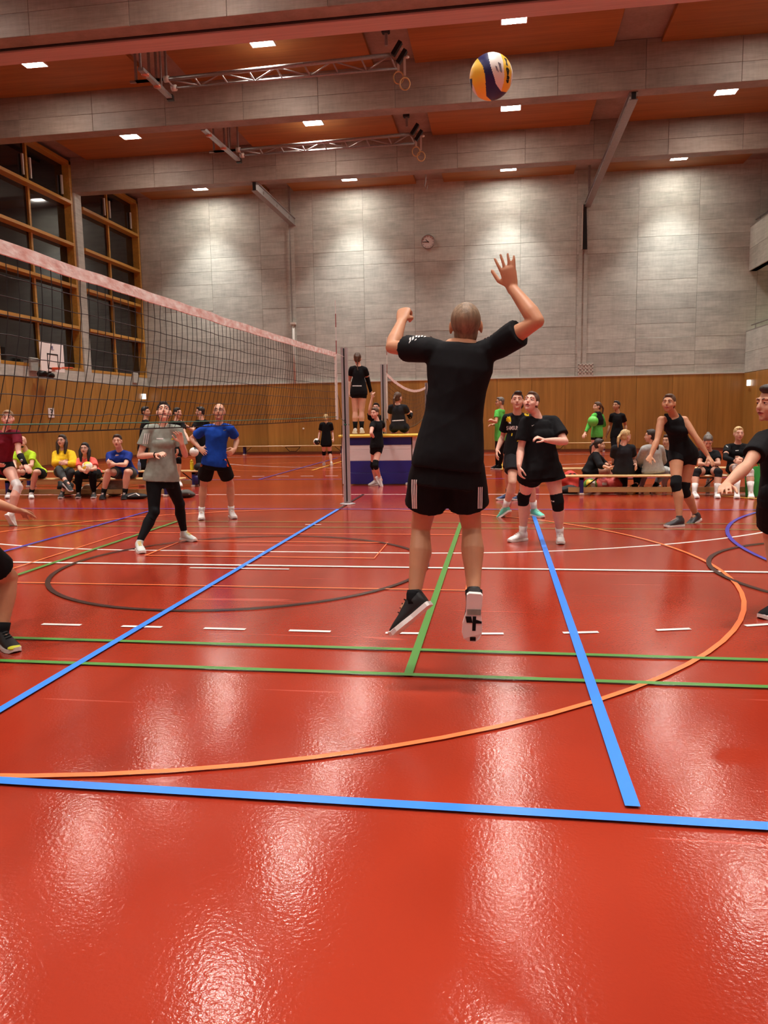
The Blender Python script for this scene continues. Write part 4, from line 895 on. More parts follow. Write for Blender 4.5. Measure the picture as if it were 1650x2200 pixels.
    if hair == 'buzz': X((0, -.019, .034), (.077, .0935, .0885)); X((0, -.05, -.03), (.06, .05, .06))
    elif hair == 'balding': X((0, -.034, .014), (.081, .084, .074))
    elif hair == 'bald': X((0, -.04, -.005), (.076, .07, .055))
    elif hair == 'short': X((0, -.022, .042), (.081, .093, .088)); X((0, .03, .098), (.056, .052, .026)); X((0, -.055, -.02), (.062, .05, .06))
    elif hair == 'quiff': X((0, -.024, .044), (.081, .09, .088)); X((-.01, .045, .1), (.055, .052, .032)); X((0, -.055, -.02), (.062, .048, .055))
    else:
        X((0, -.020, .041), (.081, .093, .091)); X((0, -.038, -.012), (.071, .064, .07)); X((0, .028, .09), (.05, .05, .03))
        if hair == 'ponytail':
            X((0, -.125, .02), (.024, .026, .024)); hb_.tube([HL(0, -.12, .02), HL(.012, -.165, -.03), HL(.015, -.165, -.11), HL(.01, -.15, -.2)], [.02*hs, .026*hs, .024*hs, .008*hs], nu=10, round0=True, round1=True)
        elif hair == 'bun': X((0, -.092, .1), (.034, .032, .03))
        elif hair == 'lowbun': X((0, -.125, -.01), (.038, .034, .036))
        elif hair == 'long':
            for q in (-1, 1): hb_.tube([HL(.05*q, -.02, .03), HL(.076*q, .0, -.04), HL(.08*q, .012, -.13), HL(.07*q, .03, -.25)], [(.03*hs, .045*hs), (.024*hs, .05*hs), (.026*hs, .04*hs), (.012*hs, .02*hs)], side=f, nu=10, round0=True, round1=True)
            hb_.tube([HL(0, -.07, .0), HL(0, -.09, -.12), HL(0, -.085, -.22)], [(.07*hs, .04*hs), (.07*hs, .03*hs), (.05*hs, .015*hs)], side=sd, nu=12, round0=True, round1=True)
        elif hair == 'longback':
            hb_.tube([HL(0, -.06, .02), HL(0, -.1, -.1), HL(0.01, -.12, -.26), HL(.02, -.11, -.38)], [(.07*hs, .05*hs), (.07*hs, .04*hs), (.06*hs, .03*hs), (.02*hs, .012*hs)], side=sd, nu=12, round0=True, round1=True)
        elif hair == 'braid':
            for q in range(7): X((.005*(-1)**q, -.105-.004*q, -.03-.034*q), (.017-.001*q, .016, .022))
            for q in (-1, 0, 1): hb_.tube([HL(.03*q, .03, .118), HL(.034*q, -.06, .118), HL(.026*q, -.115, .04), HL(.01*q, -.11, -.03)], [.012*hs]*4, nu=8, round0=True, round1=True)
    remesh(hb_, 'hair', hv, root, HM, 1, .0015, 3)
    cv = min(.016, max(vox*1.25, .009))
    # ---- bottom
    def legt(m, k, t0, t1, o0, o1, nu=20):
        hp, kn = P['p'+k], P['k'+k]; lw = w**.75*(1.04 if fem else 1); ts = [t0+(t1-t0)*q/4 for q in range(5)]
        m.tube([hp+(kn-hp)*t for t in ts], [(np.interp(t, [0, .3, .65, 1], [.09, .087, .069, .058])*s*lw+o0+(o1-o0)*q/4) for q, t in enumerate(ts)], nu=nu, round0=True)
    if bottom:
        b = bottom; m = MB(); c = CL[b['c']]
        if b['kind'] == 'shorts':
            torso(m, .011, -.27, .24); [legt(m, k, -.02, b.get('len', .6), .012, b.get('flare', .03)) for k in 'LR']; so = remesh(m, 'shorts', cv, root, c, 2, .006, 11)
        else:
            o_ = b.get('off', .006); torso(m, .008+o_*.5, -.27, .22)
            for k in 'LR':
                legt(m, k, -.02, 1, o_, o_); kn, an = P['k'+k], P['a'+k]; e_ = b.get('len', .9); lw = w**.6
                ft = nrm(P['t'+k]-an); sn = nrm(np.cross(np.cross(kn-an, ft), kn-an)); bk = -sn*.014*s
                m.tube([kn+((an-kn)*t+bk*q) for t, q in ((0, 0), (.18, .5), (.34, 1), (.62, .5), (e_, .1)) if t <= e_], [r*s*lw+o_ for (t, r) in ((0, .053), (.18, .057), (.34, .063), (.62, .047), (e_, .035)) if t <= e_], nu=16, round0=True)
            so = remesh(m, b.get('name', 'leggings'), cv, root, c, 2, .003 if o_ < .01 else .008, 12)
    # ---- top
    to = None
    if top:
        m = MB(); c = CL[top['c']]; off = top.get('off', .012); sl = top.get('sleeve', .5)
        torso(m, off, top.get('hem', -.16), 1.03, top.get('loose', 1), flare=top.get('flare', 0), extraw=top.get('ew', 0), under=.012)
        if sl > 0: m.tube([ms-upT*.09*s, N0-upT*.05*s, N0-upT*.012*s], [(.115*s, .084*s), (.092*s+off*.4, .082*s+off*.4), (.07*s+off*.4, .07*s+off*.4)], side=sS, nu=18)
        if fem:
            m.ell(mp+upT*Lt*.72+fw*(.05*bw+off*.6), [.138*bw, .084*bw+off*.3, .088*bw], np.array([sax(.8), fw, upT])); m.ell(mp+upT*Lt*.5+fw*.03*bw, [.12*bw, .075*bw, .12*bw], np.array([sax(.8), fw, upT]))
        for k in 'LR':
            sh, el, wr_ = P['s'+k], P['e'+k], P['w'+k]; a = w**.8
            if sl > 0:
                m.tube([N0-upT*.045*s, (N0+sh)/2-upT*.018*s, sh], [.05*s+off*.7, .05*s+off, .05*s+off], nu=14, round1=True)
                e1 = min(sl, 1); so_ = top.get('so', .014)
                m.tube([sh, sh+(el-sh)*e1*.5, sh+(el-sh)*e1], [.052*s*a+off, .05*s*a+off*.8+so_*.5, .046*s*a+off*.6+so_], nu=16, round0=True, round1=(sl > 1))
                if sl > 1: m.tube([el, el+(wr_-el)*.3, el+(wr_-el)*(sl-1)], [.046*s*a+off*.6+so_, .046*s+off, .032*s+off*.6], nu=14, round0=True)
            else:
                q_ = N0+(sh-N0)*.52; m.tube([mp+upT*Lt*.78+(sh-N0)*.5+fw*.1*bw, q_-upT*.02*s+fw*.055*s, q_+upT*.052*s, q_-upT*.03*s-fw*.06*s, mp+upT*Lt*.75+(sh-N0)*.5-fw*.09*bw], [(.034*s, .017*s)]*5, side=sS, nu=10, round0=True, round1=True)
        to = remesh(m, top.get('name', 'shirt'), cv, root, c, 2, top.get('wr', .007), 21)
    # ---- socks, pads, shoes, sleeves
    for k in 'LR':
        kn, an, tt = P['k'+k], P['a'+k], P['t'+k]; ft = nrm(tt-an); sn = nrm(np.cross(np.cross(kn-an, ft), kn-an)); bk = -sn*.014*s
        if socks: 
            t0 = 1-socks.get('len', .25)
            MB().tube([kn+(an-kn)*t0+bk*.4, kn+(an-kn)*(t0+1)/2+bk*.2, an, an+(an-kn)*.08], [np.interp(t0, [.34, .62, 1], [.063, .048, .035])*s*w**.6+.006, .043*s+.002, .037*s+.003, .034*s], nu=16, round0=False).build('sock', CL[socks['c']], root, True)
        pc = pads.get(k, pads.get('c')) if pads else None
        if pc:
            hp = P['p'+k]; u1 = nrm(kn-hp); u2 = nrm(an-kn); r_ = .062*s*w**.7
            MB2 = MB().tube([kn-u1*.10*s, kn-u1*.05*s, kn+sn*.008, kn+u2*.05*s, kn+u2*.1*s], [r_+.005, r_+.006, r_+.006, r_+.0, r_-.003], nu=18); MB2.ell(kn+sn*.03*s, [.052*s, .05*s, .06*s])
            remesh(MB2, 'knee_pad', max(.008, cv*.8), root, CL[pc], 2)
        if shoes:
            U = np.array(J.get('u'+k, (0, 0, 1.)), float); fl = nrm(tt-an); fd = nrm(fl-U*(fl@U)) if J['t'+k][-1] in ('g', 'b') or ('u'+k) in J else nrm(fl+(-U)*.15)
            U = nrm(U-fd*(U@fd)); sdd = np.cross(fd, U); L_ = .275*s; so_ = an-U*.082*s-fd*.058*s
            up_ = MB(); rings = [(0, .024, .05, .055), (.06, .033, .06, .06), (.2, .037, .062, .062), (.42, .038, .05, .05), (.62, .044, .036, .038), (.82, .044, .026, .03), (.95, .032, .02, .024), (1., .016, .012, .02)]
            V = []; nu = 16
            for t, rx, rz, zc in rings:
                cc = so_+fd*L_*t+U*(zc*s)
                for q in range(nu): a = 2*math.pi*q/nu; V.append(cc+sdd*math.cos(a)*rx*s*1.08+U*math.sin(a)*(rz*s if math.sin(a) > 0 else (zc-.012)*s))
            F = [(i*nu+q, i*nu+(q+1) % nu, (i+1)*nu+(q+1) % nu, (i+1)*nu+q) for i in range(len(rings)-1) for q in range(nu)]+[tuple(range(nu))[::-1], tuple((len(rings)-1)*nu+q for q in range(nu))]
            up_.add(V, F).tube([an+(kn-an)*.12, an-U*.02*s], [.039*s, .044*s], nu=14)
            sm_ = remesh(up_, 'shoe', max(.007, vox*.7), root, shoes['m'] if 'm' in shoes else CL[shoes['c']], 2, 0)
            V = []; outl = [(-.01, .026), (.03, .036), (.15, .036), (.4, .034), (.62, .045), (.8, .046), (.93, .036), (1.02, .014)]
            for z_ in (0, .024):
                V += [so_+fd*L_*t+sdd*r_*s*1.12+U*(z_*s+(.012 if t > .95 else 0)) for t, r_ in outl]+[so_+fd*L_*t-sdd*r_*s*1.12+U*(z_*s+(.012 if t > .95 else 0)) for t, r_ in outl[::-1]]
            n_ = len(outl)*2
            MB().add(V, [tuple(range(n_)), tuple(range(n_, 2*n_))[::-1]]+[(i, n_+i, n_+(i+1) % n_, (i+1) % n_) for i in range(n_)]).build('sole', shoes.get('sole', M_SOLE), sm_)
            if shoes.get('lace', True):
                lm = MB()
                for q in range(4):
                    t = .34+.085*q; zc = np.interp(t, [.2, .42, .62, .82], [.128, .103, .077, .058]); lm.bar(so_+fd*L_*t+U*zc*s-sdd*.02*s, so_+fd*L_*(t+.03)+U*(zc-.004)*s+sdd*.02*s, .006, .005, up=U)
                lm.build('laces', shoes.get('lm', M_SOLE), sm_)
    if extra: extra(root, P, dict(top=to, bottom=so if bottom else None, body=body, HL=HL, A=A, mp=mp, upT=upT, Lt=Lt, fw=fw, sax=sax, s=s))
    return root
def decal(V, F, target, d, name, m, parent, off=.003, n=None):
    """flat print laid onto cloth: every vertex is cast along d onto the target surface"""
    d = Vector(nrm(d)); me = target.data; loc = root_loc(target)
    bvh = BVHTree.FromPolygons([v.co+loc for v in me.vertices], [p.vertices for p in me.polygons]); out = []
    for v in V:
        v = Vector(v); h = bvh.ray_cast(v-d*.4, d)
        out.append(tuple(h[0]-d*off) if h[0] else None)
    F = [q for q in F if all(out[i] is not None for i in q)]
    if not F: return None
    fb = next(q for q in out if q is not None); out = [q or fb for q in out]
    mb = MB(); mb.add(out, F); return mb.build(name, m, parent)
def quad_strip(a, b, wv, n=10):
    a = np.array(a); b = np.array(b); wv = np.array(wv); V = []
    for i in range(n+1): c = a+(b-a)*i/n; V += [c-wv/2, c+wv/2]
    return V, [(2*i, 2*i+1, 2*i+3, 2*i+2) for i in range(n)]
def cloth_text(s, target, d, c, ux, uy, size, m, parent, name='lettering'):
    cu = bpy.data.curves.new(name, 'FONT'); cu.body = s; cu.size = size; cu.align_x = 'CENTER'; cu.align_y = 'CENTER'; cu.offset = size*.025; cu.resolution_u = 3
    tmp = bpy.data.objects.new('tmp', cu); COL.objects.link(tmp); dg = bpy.context.evaluated_depsgraph_get(); me = bpy.data.meshes.new_from_object(tmp.evaluated_get(dg)); bpy.data.objects.remove(tmp)
    c = np.array(c); V = [c+np.array(ux)*v.co.x+np.array(uy)*v.co.y for v in me.vertices]; F = [tuple(p.vertices) for p in me.polygons]; return decal(V, F, target, d, name, m, parent, .004)
W_ = CL['white']
VIEW = lambda p: nrm(np.array(p)-CC)

# 1 ---- the jumping player, seen from behind
def x_hero(r, P, o):
    d = VIEW(o['mp']); Y = 1.3
    for off in (0, 1, 2):
        a = at(884+off*6.5, 1012+off*0, Y); b = at(886+off*6, 1092, Y); V, F = quad_strip(at(889+off*6, 1030, Y), at(885.5+off*4.5, 1093, Y), CR*.009, 14); decal(V, F, o['bottom'], d+CR*.25, 'side_stripe', W_, r)
        V, F = quad_strip(at(1034-off*5, 1046, Y), at(1037.5-off*4.5, 1093, Y), CR*.006, 10); decal(V, F, o['bottom'], d-CR*.25, 'side_stripe', W_, r)
    sl = [g_ for c in r.children if c.name.startswith('shoe') for g_ in c.children if g_.name.startswith('sole')]
    if sl:
        tg = max(sl, key=lambda g_: sum((g_.matrix_world @ Vector(q))[0] for q in g_.bound_box)/8 if False else sum(q[0] for q in g_.bound_box))
        for a, b, w_ in (((1018, 1316), (1017, 1348), .018), ((1005, 1316), (1008, 1330), .03), ((1028, 1316), (1027, 1332), .03), ((1000, 1358), (994, 1372), .045), ((1015, 1362), (1015, 1374), .03)):
            V, F = quad_strip(at(*a, 1.3), at(*b, 1.3), CR*w_, 4); decal(V, F, tg, d, 'black_tread', CL['black'], r)
        V, F = quad_strip(at(1017, 1301, 1.3), at(1017, 1313, 1.3), CR*.07, 3); decal(V, F, tg, d, 'grey_heel_patch', CL['grey'], r)
    # printed shoulder strips
    for k, u0, v0, u1, v1 in (('L', 872, 735, 930, 727), ('R', 1040, 744, 1096, 712)):
        n = 9
        for q in range(n):
            t = q/n; a = np.array((u0+(u1-u0)*t, v0+(v1-v0)*t)); b = np.array((u0+(u1-u0)*(t+.07), v0+(v1-v0)*(t+.07)))
            sh = P['s'+k]; c = at(*a, sh[1]); c2 = at(*b, sh[1]); V, F = quad_strip(c+CU*.1, c2+CU*.1, np.array([0, .03, 0]) if q % 3 else np.array([0, .055, 0]), 3); decal(V, F, o['top'], (0, 0, -1), 'shoulder_print', W_, r, .004)
person('man in black shirt and shorts jumping to hit the ball, seen from behind', 1.3,
       dict(h=(1001, 700, .04), n=(1000, 757, 0), sL=(921, 752, .02), sR=(1066, 746, 0), eL=(842, 746, '+'), wL=(863, 690, '+'), hL=(869, 662, .47), eR=(1154, 690, -.12), wR=(1100, 618, -.02), hR=(1091, 580, -.03),
            pL=(931, 985, 0), pR=(995, 985, 0), kL=(904, 1135, .17), kR=(1013, 1133, .17), aL=(889, 1288, -.03), aR=(1018, 1284, -.03), tL=(830, 1341, -.02), tR=(1010, 1374, .06), uL=(-.6, .32, .7), uR=(-.05, 1, .22)),
       'tan', 1.0, 1.0, look=(0, .92, .38), hair='buzz', hc='buzz', vox=.0055, top=dict(c='black', hem=-.1, sleeve=.58, so=.02, off=.014, loose=.4, wr=.005), bottom=dict(kind='shorts', c='black', len=.66, flare=.045),
       shoes=dict(c='black', m=mat('sneaker_black', (18, 18, 20), .6), lm=CL['charcoal']), socks=dict(c='black', len=.1),
       hands=dict(L=dict(n=(.2, 1, -.1), th=(1, 0, .2), curl=.95, s=1.05, fist=True), R=dict(n=(0, 1, .1), th=(-1, 0, .2), curl=.05, spread=.22, s=1.0)), extra=x_hero)

# 2 ---- woman in grey
def x_gray(r, P, o):
    d = VIEW(o['mp'])
    for q in range(3):
        V, F = quad_strip(at(311+q*4.3, 929, 5.3), at(307+q*4.3, 953, 5.3), CR*.008, 8); decal(V, F, o['top'], d, 'sleeve_stripe', W_, r)
    V, F = quad_strip(at(336, 941, 5.3), at(351, 941, 5.3), CU*.012, 6); decal(V, F, o['top'], d, 'chest_print', W_, r)
    V, F = quad_strip(at(369, 941, 5.3), at(373, 941, 5.3), CU*.014, 3); decal(V, F, o['top'], d, 'logo', CL['gold'], r)
    w_ = P['wR']; e_ = P['eR']; dd = nrm(w_-e_); MB().tube([w_-dd*.03, w_-dd*.018], [.032, .031], nu=14).build('bracelet', CL['black'], r, True)
person('woman in grey striped shirt and black leggings looking up behind the net', 5.55,
       dict(h=(352, 886, 0), n=(351, 914, .0), sL=(381, 925, .05), sR=(320, 924, -.03), eL=(398, 978, '+'), wL=(390, 951, '-'), hL=(384, 930, -.15), eR=(300, 980, '+'), wR=(338, 977, '-'), hR=(362, 967, -.3),
            pL=(362, 1022, .05), pR=(331, 1022, -.05), kL=(385, 1082, '-'), kR=(331, 1100, '-'), aL=(396, 1146, 'g'), aR=(298, 1168, 'g'), tL=(430, 1160, 'g'), tR=(312, 1190, 'g')),
       'fair', .98, .92, True, look=(.38, -.8, .42), hair='lowbun', hc='black', vox=.007, top=dict(c='grey', hem=-.12, sleeve=.62, so=.02, off=.02, flare=.03), bottom=dict(kind='leggings', c='black', len=.93), 
       shoes=dict(m=mat('sneaker_pale', (196, 200, 196), .6), lm=CL['gold']), hands=dict(L=dict(n=(0, -1, .1), th=(-1, 0, .2), curl=.35, spread=.25), R=dict(n=(.2, .3, -1), th=(.2, -.6, .8), curl=.4)), pads=dict(c='black'), extra=x_gray)

# 3 ---- man in blue
def x_blue(r, P, o):
    d = VIEW(o['mp'])
    for a, b, b2 in (((437, 986), (431, 1003), 0), ((484, 986), (491, 1003), 0)):
        V, F = quad_strip(at(*a, 7.5), at(*b, 7.5), CR*.022, 8); decal(V, F, o['bottom'], d, 'side_flash', CL['orange'], r)
    V, F = quad_strip(at(480, 924.5, 7.5), at(486, 922.5, 7.5), CU*.01, 3); decal(V, F, o['top'], d, 'chest_logo', CL['grey'], r)
person('balding man with glasses in blue shirt and black and orange shorts', 7.65,
       dict(h=(471, 885, -.03), n=(471, 910, 0), sL=(495, 921, 0), sR=(439, 923, 0), eL=(509, 945, '+'), wL=(504, 966, '-'), hL=(494, 975, -.1), eR=(411, 942, '+'), wR=(428, 962, '-'), hR=(440, 973, -.1),
            pL=(474, 990, .05), pR=(449, 990, .05), kL=(495, 1040, '-'), kR=(437, 1041, '-'), aL=(497, 1099, 'g'), aR=(433, 1101, 'g'), tL=(516, 1117, 'g'), tR=(431, 1122, 'g')),
       'mid', 1.02, .95, look=(.2, -.85, .22), hair='balding', hc='dark', vox=.0088, glasses=True, beard=None, top=dict(c='blue', hem=-.14, sleeve=.6, so=.02, off=.014), bottom=dict(kind='shorts', c='black', len=.72, flare=.04),
       shoes=dict(c='white'), socks=dict(c='white', len=.2), hands=dict(L=dict(curl=.5), R=dict(curl=.15, n=(.1, .9, -.2), th=(0, 0, 1))), extra=x_blue)

# 4 ---- maroon woman at the left edge
def x_mar(r, P, o):
    a, b = P['eL'], P['wL']; MB().tube([a+(b-a)*.25, a+(b-a)*.6, a+(b-a)*1.05], [.047, .04, .034], nu=16).build('arm_brace', CL['black'], r, True)
    MB().ell(a+(b-a)*.72+np.array([0, -.04, .01]), (.022, .012, .02)).build('brace_dial', M_STEEL, r, True)
person('woman in maroon shirt with white knee pad at the left edge', 7.2,
       dict(h=(17, 900, -.05), n=(14, 926, 0), sL=(36, 932, -.05), sR=(-9, 936, .1), eL=(40, 972, '-'), wL=(54, 998, '-'), hL=(64, 1014, -.3), eR=(-20, 985, '-'), wR=(2, 1001, '-'), hR=(12, 1002, -.4),
            pL=(14, 1000, .1), pR=(-8, 1000, .2), kL=(38, 1046, '-'), kR=(-24, 1050, '-'), aL=(25, 1106, '+'), aR=(-30, 1112, '+'), tL=(39, 1126, -.05), tR=(-16, 1128, .1)),
       'pink', .98, 1.0, True, look=(.45, -.85, .1), hair='ponytail', hc='light', vox=.0088, top=dict(c='maroon', hem=-.12, sleeve=.55), bottom=dict(kind='shorts', c='black', len=.25, flare=.008), shoes=dict(c='white'), pads=dict(L='white', R='white'), hands=dict(L=dict(curl=.3), R=dict(curl=.3)), extra=x_mar)

# 5 ---- player cut by the left edge, nearest
person('player in black shorts and yellow tipped black shoe cut by the left edge', 1.65,
       dict(h=(-150, 905, 0), n=(-165, 965, 0), sL=(-150, 990, .15), sR=(-170, 990, -.15), eL=(-100, 1050, .3), wL=(-60, 1080, .5), eR=(-60, 1065, '+'), wR=(34, 1096, '+'), hR=(58, 1101, .22),
            pL=(-75, 1150, .12), pR=(-75, 1160, -.1), kL=(-60, 1235, .3), kR=(20, 1240, '-'), aL=(-135, 1350, .45), aR=(4, 1362, 'g'), tL=(-80, 1385, .45), tR=(52, 1402, 'g')),
       'tan', 1.0, 1.05, look=(1, 0, -.1), hair='short', hc='dark', vox=.0088, top=dict(c='black'), bottom=dict(kind='shorts', c='black', len=.8, flare=.035), shoes=dict(m=mat('sneaker_black', (18, 18, 20), .6), lm=CL['black']), socks=dict(c='black', len=.2),
       hands=dict(R=dict(curl=.32, n=(.1, .2, -1), th=(.3, -1, .1)), L=dict(curl=.3)),
       extra=lambda r, P, o: MB().ell(P['aR']+nrm((P['tR']-P['aR'])*[1, 1, 0])*.185+[0, 0, -.052], (.035, .045, .016)).build('yellow_toe', mat('toe_yellow', (220, 226, 60), .5), r, True, label='lime yellow toe bumper of the shoe'))

# 6 ---- woman in black with knee pads
def x_bw(r, P, o):
    d = VIEW(o['mp'])
    V = [at(1141.5, 912.5, 5.7), at(1143, 914.6, 5.7), at(1148, 911, 5.7), at(1143.2, 913, 5.7)]; decal(V, [(0, 1, 2, 3)], o['top'], d, 'chest_logo', W_, r)
    pads_ = [c for c in r.children if c.name.startswith('knee_pad')]
    for u, v in ((1107.5, 1060), (1112, 1059.5), (1184.5, 1079), (1190, 1080)):
        V, F = quad_strip(at(u-2, v, 5.6), at(u+2, v, 5.6), CU*.014, 3); tg = min(pads_, key=lambda c: abs(sum((q[0] for q in c.bound_box))/8+root_loc(c).x-at(u, v, 5.6)[0])); decal(V, F, tg, d, 'pad_logo', W_, r)
person('woman in loose black shirt, black knee pads and white shoes looking up', 5.9,
       dict(h=(1141, 865, -.05), n=(1155, 897, .0), sL=(1189, 906, .06), sR=(1130, 908, -.02), eL=(1214, 949, -.1), wL=(1171, 946, -.3), hL=(1150, 937, -.34), eR=(1119, 964, '+'), wR=(1115, 1002, '-'), hR=(1117, 1022, -.2),
            pL=(1184, 1006, .08), pR=(1143, 1008, -.02), kL=(1198, 1078, '-'), kR=(1125, 1068, '-'), aL=(1203, 1148, 'g'), aR=(1123, 1146, 'g'), tL=(1207, 1169, 'g'), tR=(1090, 1160, 'g')),
       'pink', .98, 1.13, True, look=(-.32, -.85, .36), tilt=-.1, hair='ponytail', hc='brown', vox=.007, mouth=.006, top=dict(c='black', hem=-.2, sleeve=.7, so=.024, off=.02, flare=.03), bottom=dict(kind='shorts', c='black', len=.36, flare=.05),
       shoes=dict(c='white'), socks=dict(c='white', len=.2), pads=dict(c='black'), hands=dict(L=dict(curl=.55, n=(0, .2, -1), th=(-.2, -.3, 1)), R=dict(curl=.4, n=(1, .3, 0), th=(0, -1, 0))), extra=x_bw)

# 7 ---- man in black and yellow jersey
def x_sam(r, P, o):
    d = VIEW(o['mp']); Y = 8.0
    cloth_text('SAMSUNG', o['top'], d, at(1104, 919, Y), CR*.62, CU, .074, W_, r)
    for q in range(3):
        for (a, b) in (((1096, 893+q*2.6), (1087, 898+q*2.6)), ((1127, 884+q*2.6), (1137, 889+q*2.6))):
            V, F = quad_strip(at(*a, Y), at(*b, Y), CU*.011, 6); decal(V, F, o['top'], d, 'shoulder_stripe', CL['gold'], r)
    V = [at(1089, 893.5, Y), at(1097, 895, Y), at(1098, 905, Y), at(1090, 906, Y)]; decal(V, [(0, 1, 2, 3)], o['top'], d, 'yellow_badge', CL['gold'], r)
    V = [at(1093, 905, Y), at(1097, 905, Y), at(1097, 909.5, Y), at(1092, 908, Y)]; decal(V, [(0, 1, 2, 3)], o['top'], d, 'white_mark', W_, r)
    cpts = [P['n']-o['upT']*.012+(np.array([math.cos(a)*.072, math.sin(a)*.062, -.03*max(0, -math.sin(a))])) for a in np.linspace(0, 2*math.pi, 21)]; MB().tube(cpts, [.0075]*21, nu=6).build('collar', CL['gold'], r, True)
    for (a, b) in (((1100, 930), (1099, 936)), ((1117, 934), (1112, 941)), ((1118, 942), (1111, 948))):
        V, F = quad_strip(at(*a, Y), at(*b, Y), CR*.012, 3); decal(V, F, o['top'], d, 'side_print', CL['gold'], r)
person('man in black jersey with yellow shoulder stripes and mint green shoes', 8.25,
       dict(h=(1111.5, 862, -.05), n=(1111, 890, 0), sL=(1136, 899, 0), sR=(1089, 899, 0), eL=(1145, 940, '+'), wL=(1143, 968, '-'), hL=(1141, 978, -.1), eR=(1080, 938, '+'), wR=(1068, 968, '-'), hR=(1067, 982, -.1),
            pL=(1126, 978, .05), pR=(1102, 978, .0), kL=(1139, 1036, '-'), kR=(1101, 1036, '-'), aL=(1148, 1096, 'g'), aR=(1085, 1092, '+'), tL=(1159, 1107, 'g'), tR=(1064, 1103, .0)),
       'fair', 1.04, 1.0, look=(-.05, -.95, .22), hair='quiff', hc='dark', vox=.0088, beard=None, top=dict(c='black', hem=-.2, sleeve=.66, so=.022, off=.016), bottom=dict(kind='shorts', c='charcoal', len=.62, flare=.045),
       shoes=dict(m=mat('sneaker_mint', (104, 208, 184), .5)), socks=dict(c='white', len=.32), hands=dict(R=dict(curl=.25, n=(1, .2, 0), th=(0, -1, 0))), extra=x_sam)

# 8 ---- player hidden behind them
person('player in dark grey shorts and navy shoes mostly hidden behind the jersey man', 10.4,
       dict(h=(1113, 868, 0), n=(1108, 888, 0), sL=(1124, 894, 0), sR=(1096, 895, 0), eL=(1128, 930, '+'), wL=(1124, 955, '-'), eR=(1097, 930, '+'), wR=(1100, 955, '-'), pL=(1110, 966, 0), pR=(1098, 966, 0), kL=(1117, 1017, '-'), kR=(1090, 1016, '-'), aL=(1122, 1062, 'b'), aR=(1092, 1060, 'b'), tL=(1108, 1068, 'b'), tR=(1069, 1068, 'b')),
       'mid', 1.0, .95, look=(-.6, -.7, .1), hair='short', hc='dark', vox=.0135, top=dict(c='black'), bottom=dict(kind='shorts', c='charcoal', len=.8, flare=.04), shoes=dict(m=mat('sneaker_navy', (40, 60, 110), .5)), socks=dict(c='darkgrey', len=.25))

# 9 ---- man in green
person('grey haired man with glasses in bright green shirt far back facing left', 17.35,
       dict(h=(1074, 864, 0), n=(1078, 879, 0), sL=(1068, 885, -.12), sR=(1080, 886, .15), eL=(1066, 907, '-'), wL=(1053, 903, '-'), hL=(1044, 901, -.1), eR=(1068, 912, '+'), wR=(1056, 913, '-'), pL=(1073, 937, -.05), pR=(1077, 937, .08), kL=(1070, 970, '-'), kR=(1075, 972, '+'), aL=(1068, 1000, 'g'), aR=(1074, 1001, 'g'), tL=(1053, 1006, 'g'), tR=(1063, 1005, 'g')),
       'mid', 1.06, 1.05, look=(-1, -.15, 0), hair='short', hc='grey', vox=.0135, glasses=True, top=dict(c='green', hem=-.2, sleeve=.6, loose=1.2), bottom=dict(kind='leggings', name='trousers', c='black', off=.016, len=.9), shoes=dict(c='black'))

# 10 ---- tank top woman
person('woman in black tank top and black knee pads with both arms low', 7.6,
       dict(h=(1437, 867, -.12), n=(1447, 892, 0), sL=(1470, 903, .02), sR=(1421, 903, -.02), eL=(1496, 941, '-'), wL=(1522, 981, '-'), hL=(1534, 998, -.25), eR=(1412, 945, '-'), wR=(1398, 980, '-'), hR=(1388, 1002, -.45),
            pL=(1482, 975, .1), pR=(1453, 975, .05), kL=(1470, 1052, '-'), kR=(1453, 1040, '-'), aL=(1496, 1108, '+'), aR=(1460, 1117, 'g'), tL=(1470, 1117, -.0), tR=(1433, 1128, 'g')),
       'tan', 1.0, 1.02, True, look=(-.42, -.88, .16), hair='ponytail', hc='brown', vox=.0088, top=dict(c='black', name='tank_top', hem=-.2, sleeve=0, off=.008, loose=0, wr=.004), bottom=dict(kind='shorts', c='black', len=.3, flare=.01),
       shoes=dict(m=mat('sneaker_darkgrey', (52, 50, 54), .5)), pads=dict(c='black'), hands=dict(L=dict(curl=.15, n=(-.3, .2, -1), th=(0, -1, .3)), R=dict(curl=.1, n=(.2, -1, .3), th=(1, 0, .4), spread=.2)))

# 11 ---- man at the right edge
person('man with dark quiff in black shirt reaching down at the right edge', 3.0,
       dict(h=(1657, 868, 0), n=(1676, 922, .03), sL=(1712, 950, .25), sR=(1640, 946, -.1), eL=(1725, 1010, '+'), wL=(1690, 1050, '-'), eR=(1606, 1000, '-'), wR=(1560, 1042, '-'), hR=(1546, 1064, -.85),
            pL=(1690, 1065, .2), pR=(1666, 1065, 0), kL=(1705, 1150, '-'), kR=(1657, 1152, '-'), aL=(1735, 1262, 'b'), aR=(1680, 1262, 'b'), tL=(1700, 1270, 'b'), tR=(1645, 1280, 'b')),
       'mid', 1.03, 1.05, look=(-.9, -.42, .02), hair='quiff', hc='dark', vox=.007, beard=None, top=dict(c='black', hem=-.16, sleeve=.62, so=.02, off=.014), bottom=dict(kind='shorts', c='black', len=.72, flare=.04), shoes=dict(c='black'), socks=dict(c='black', len=.2),
       hands=dict(R=dict(curl=.25, n=(.2, .2, -1), th=(.3, -1, .2))))

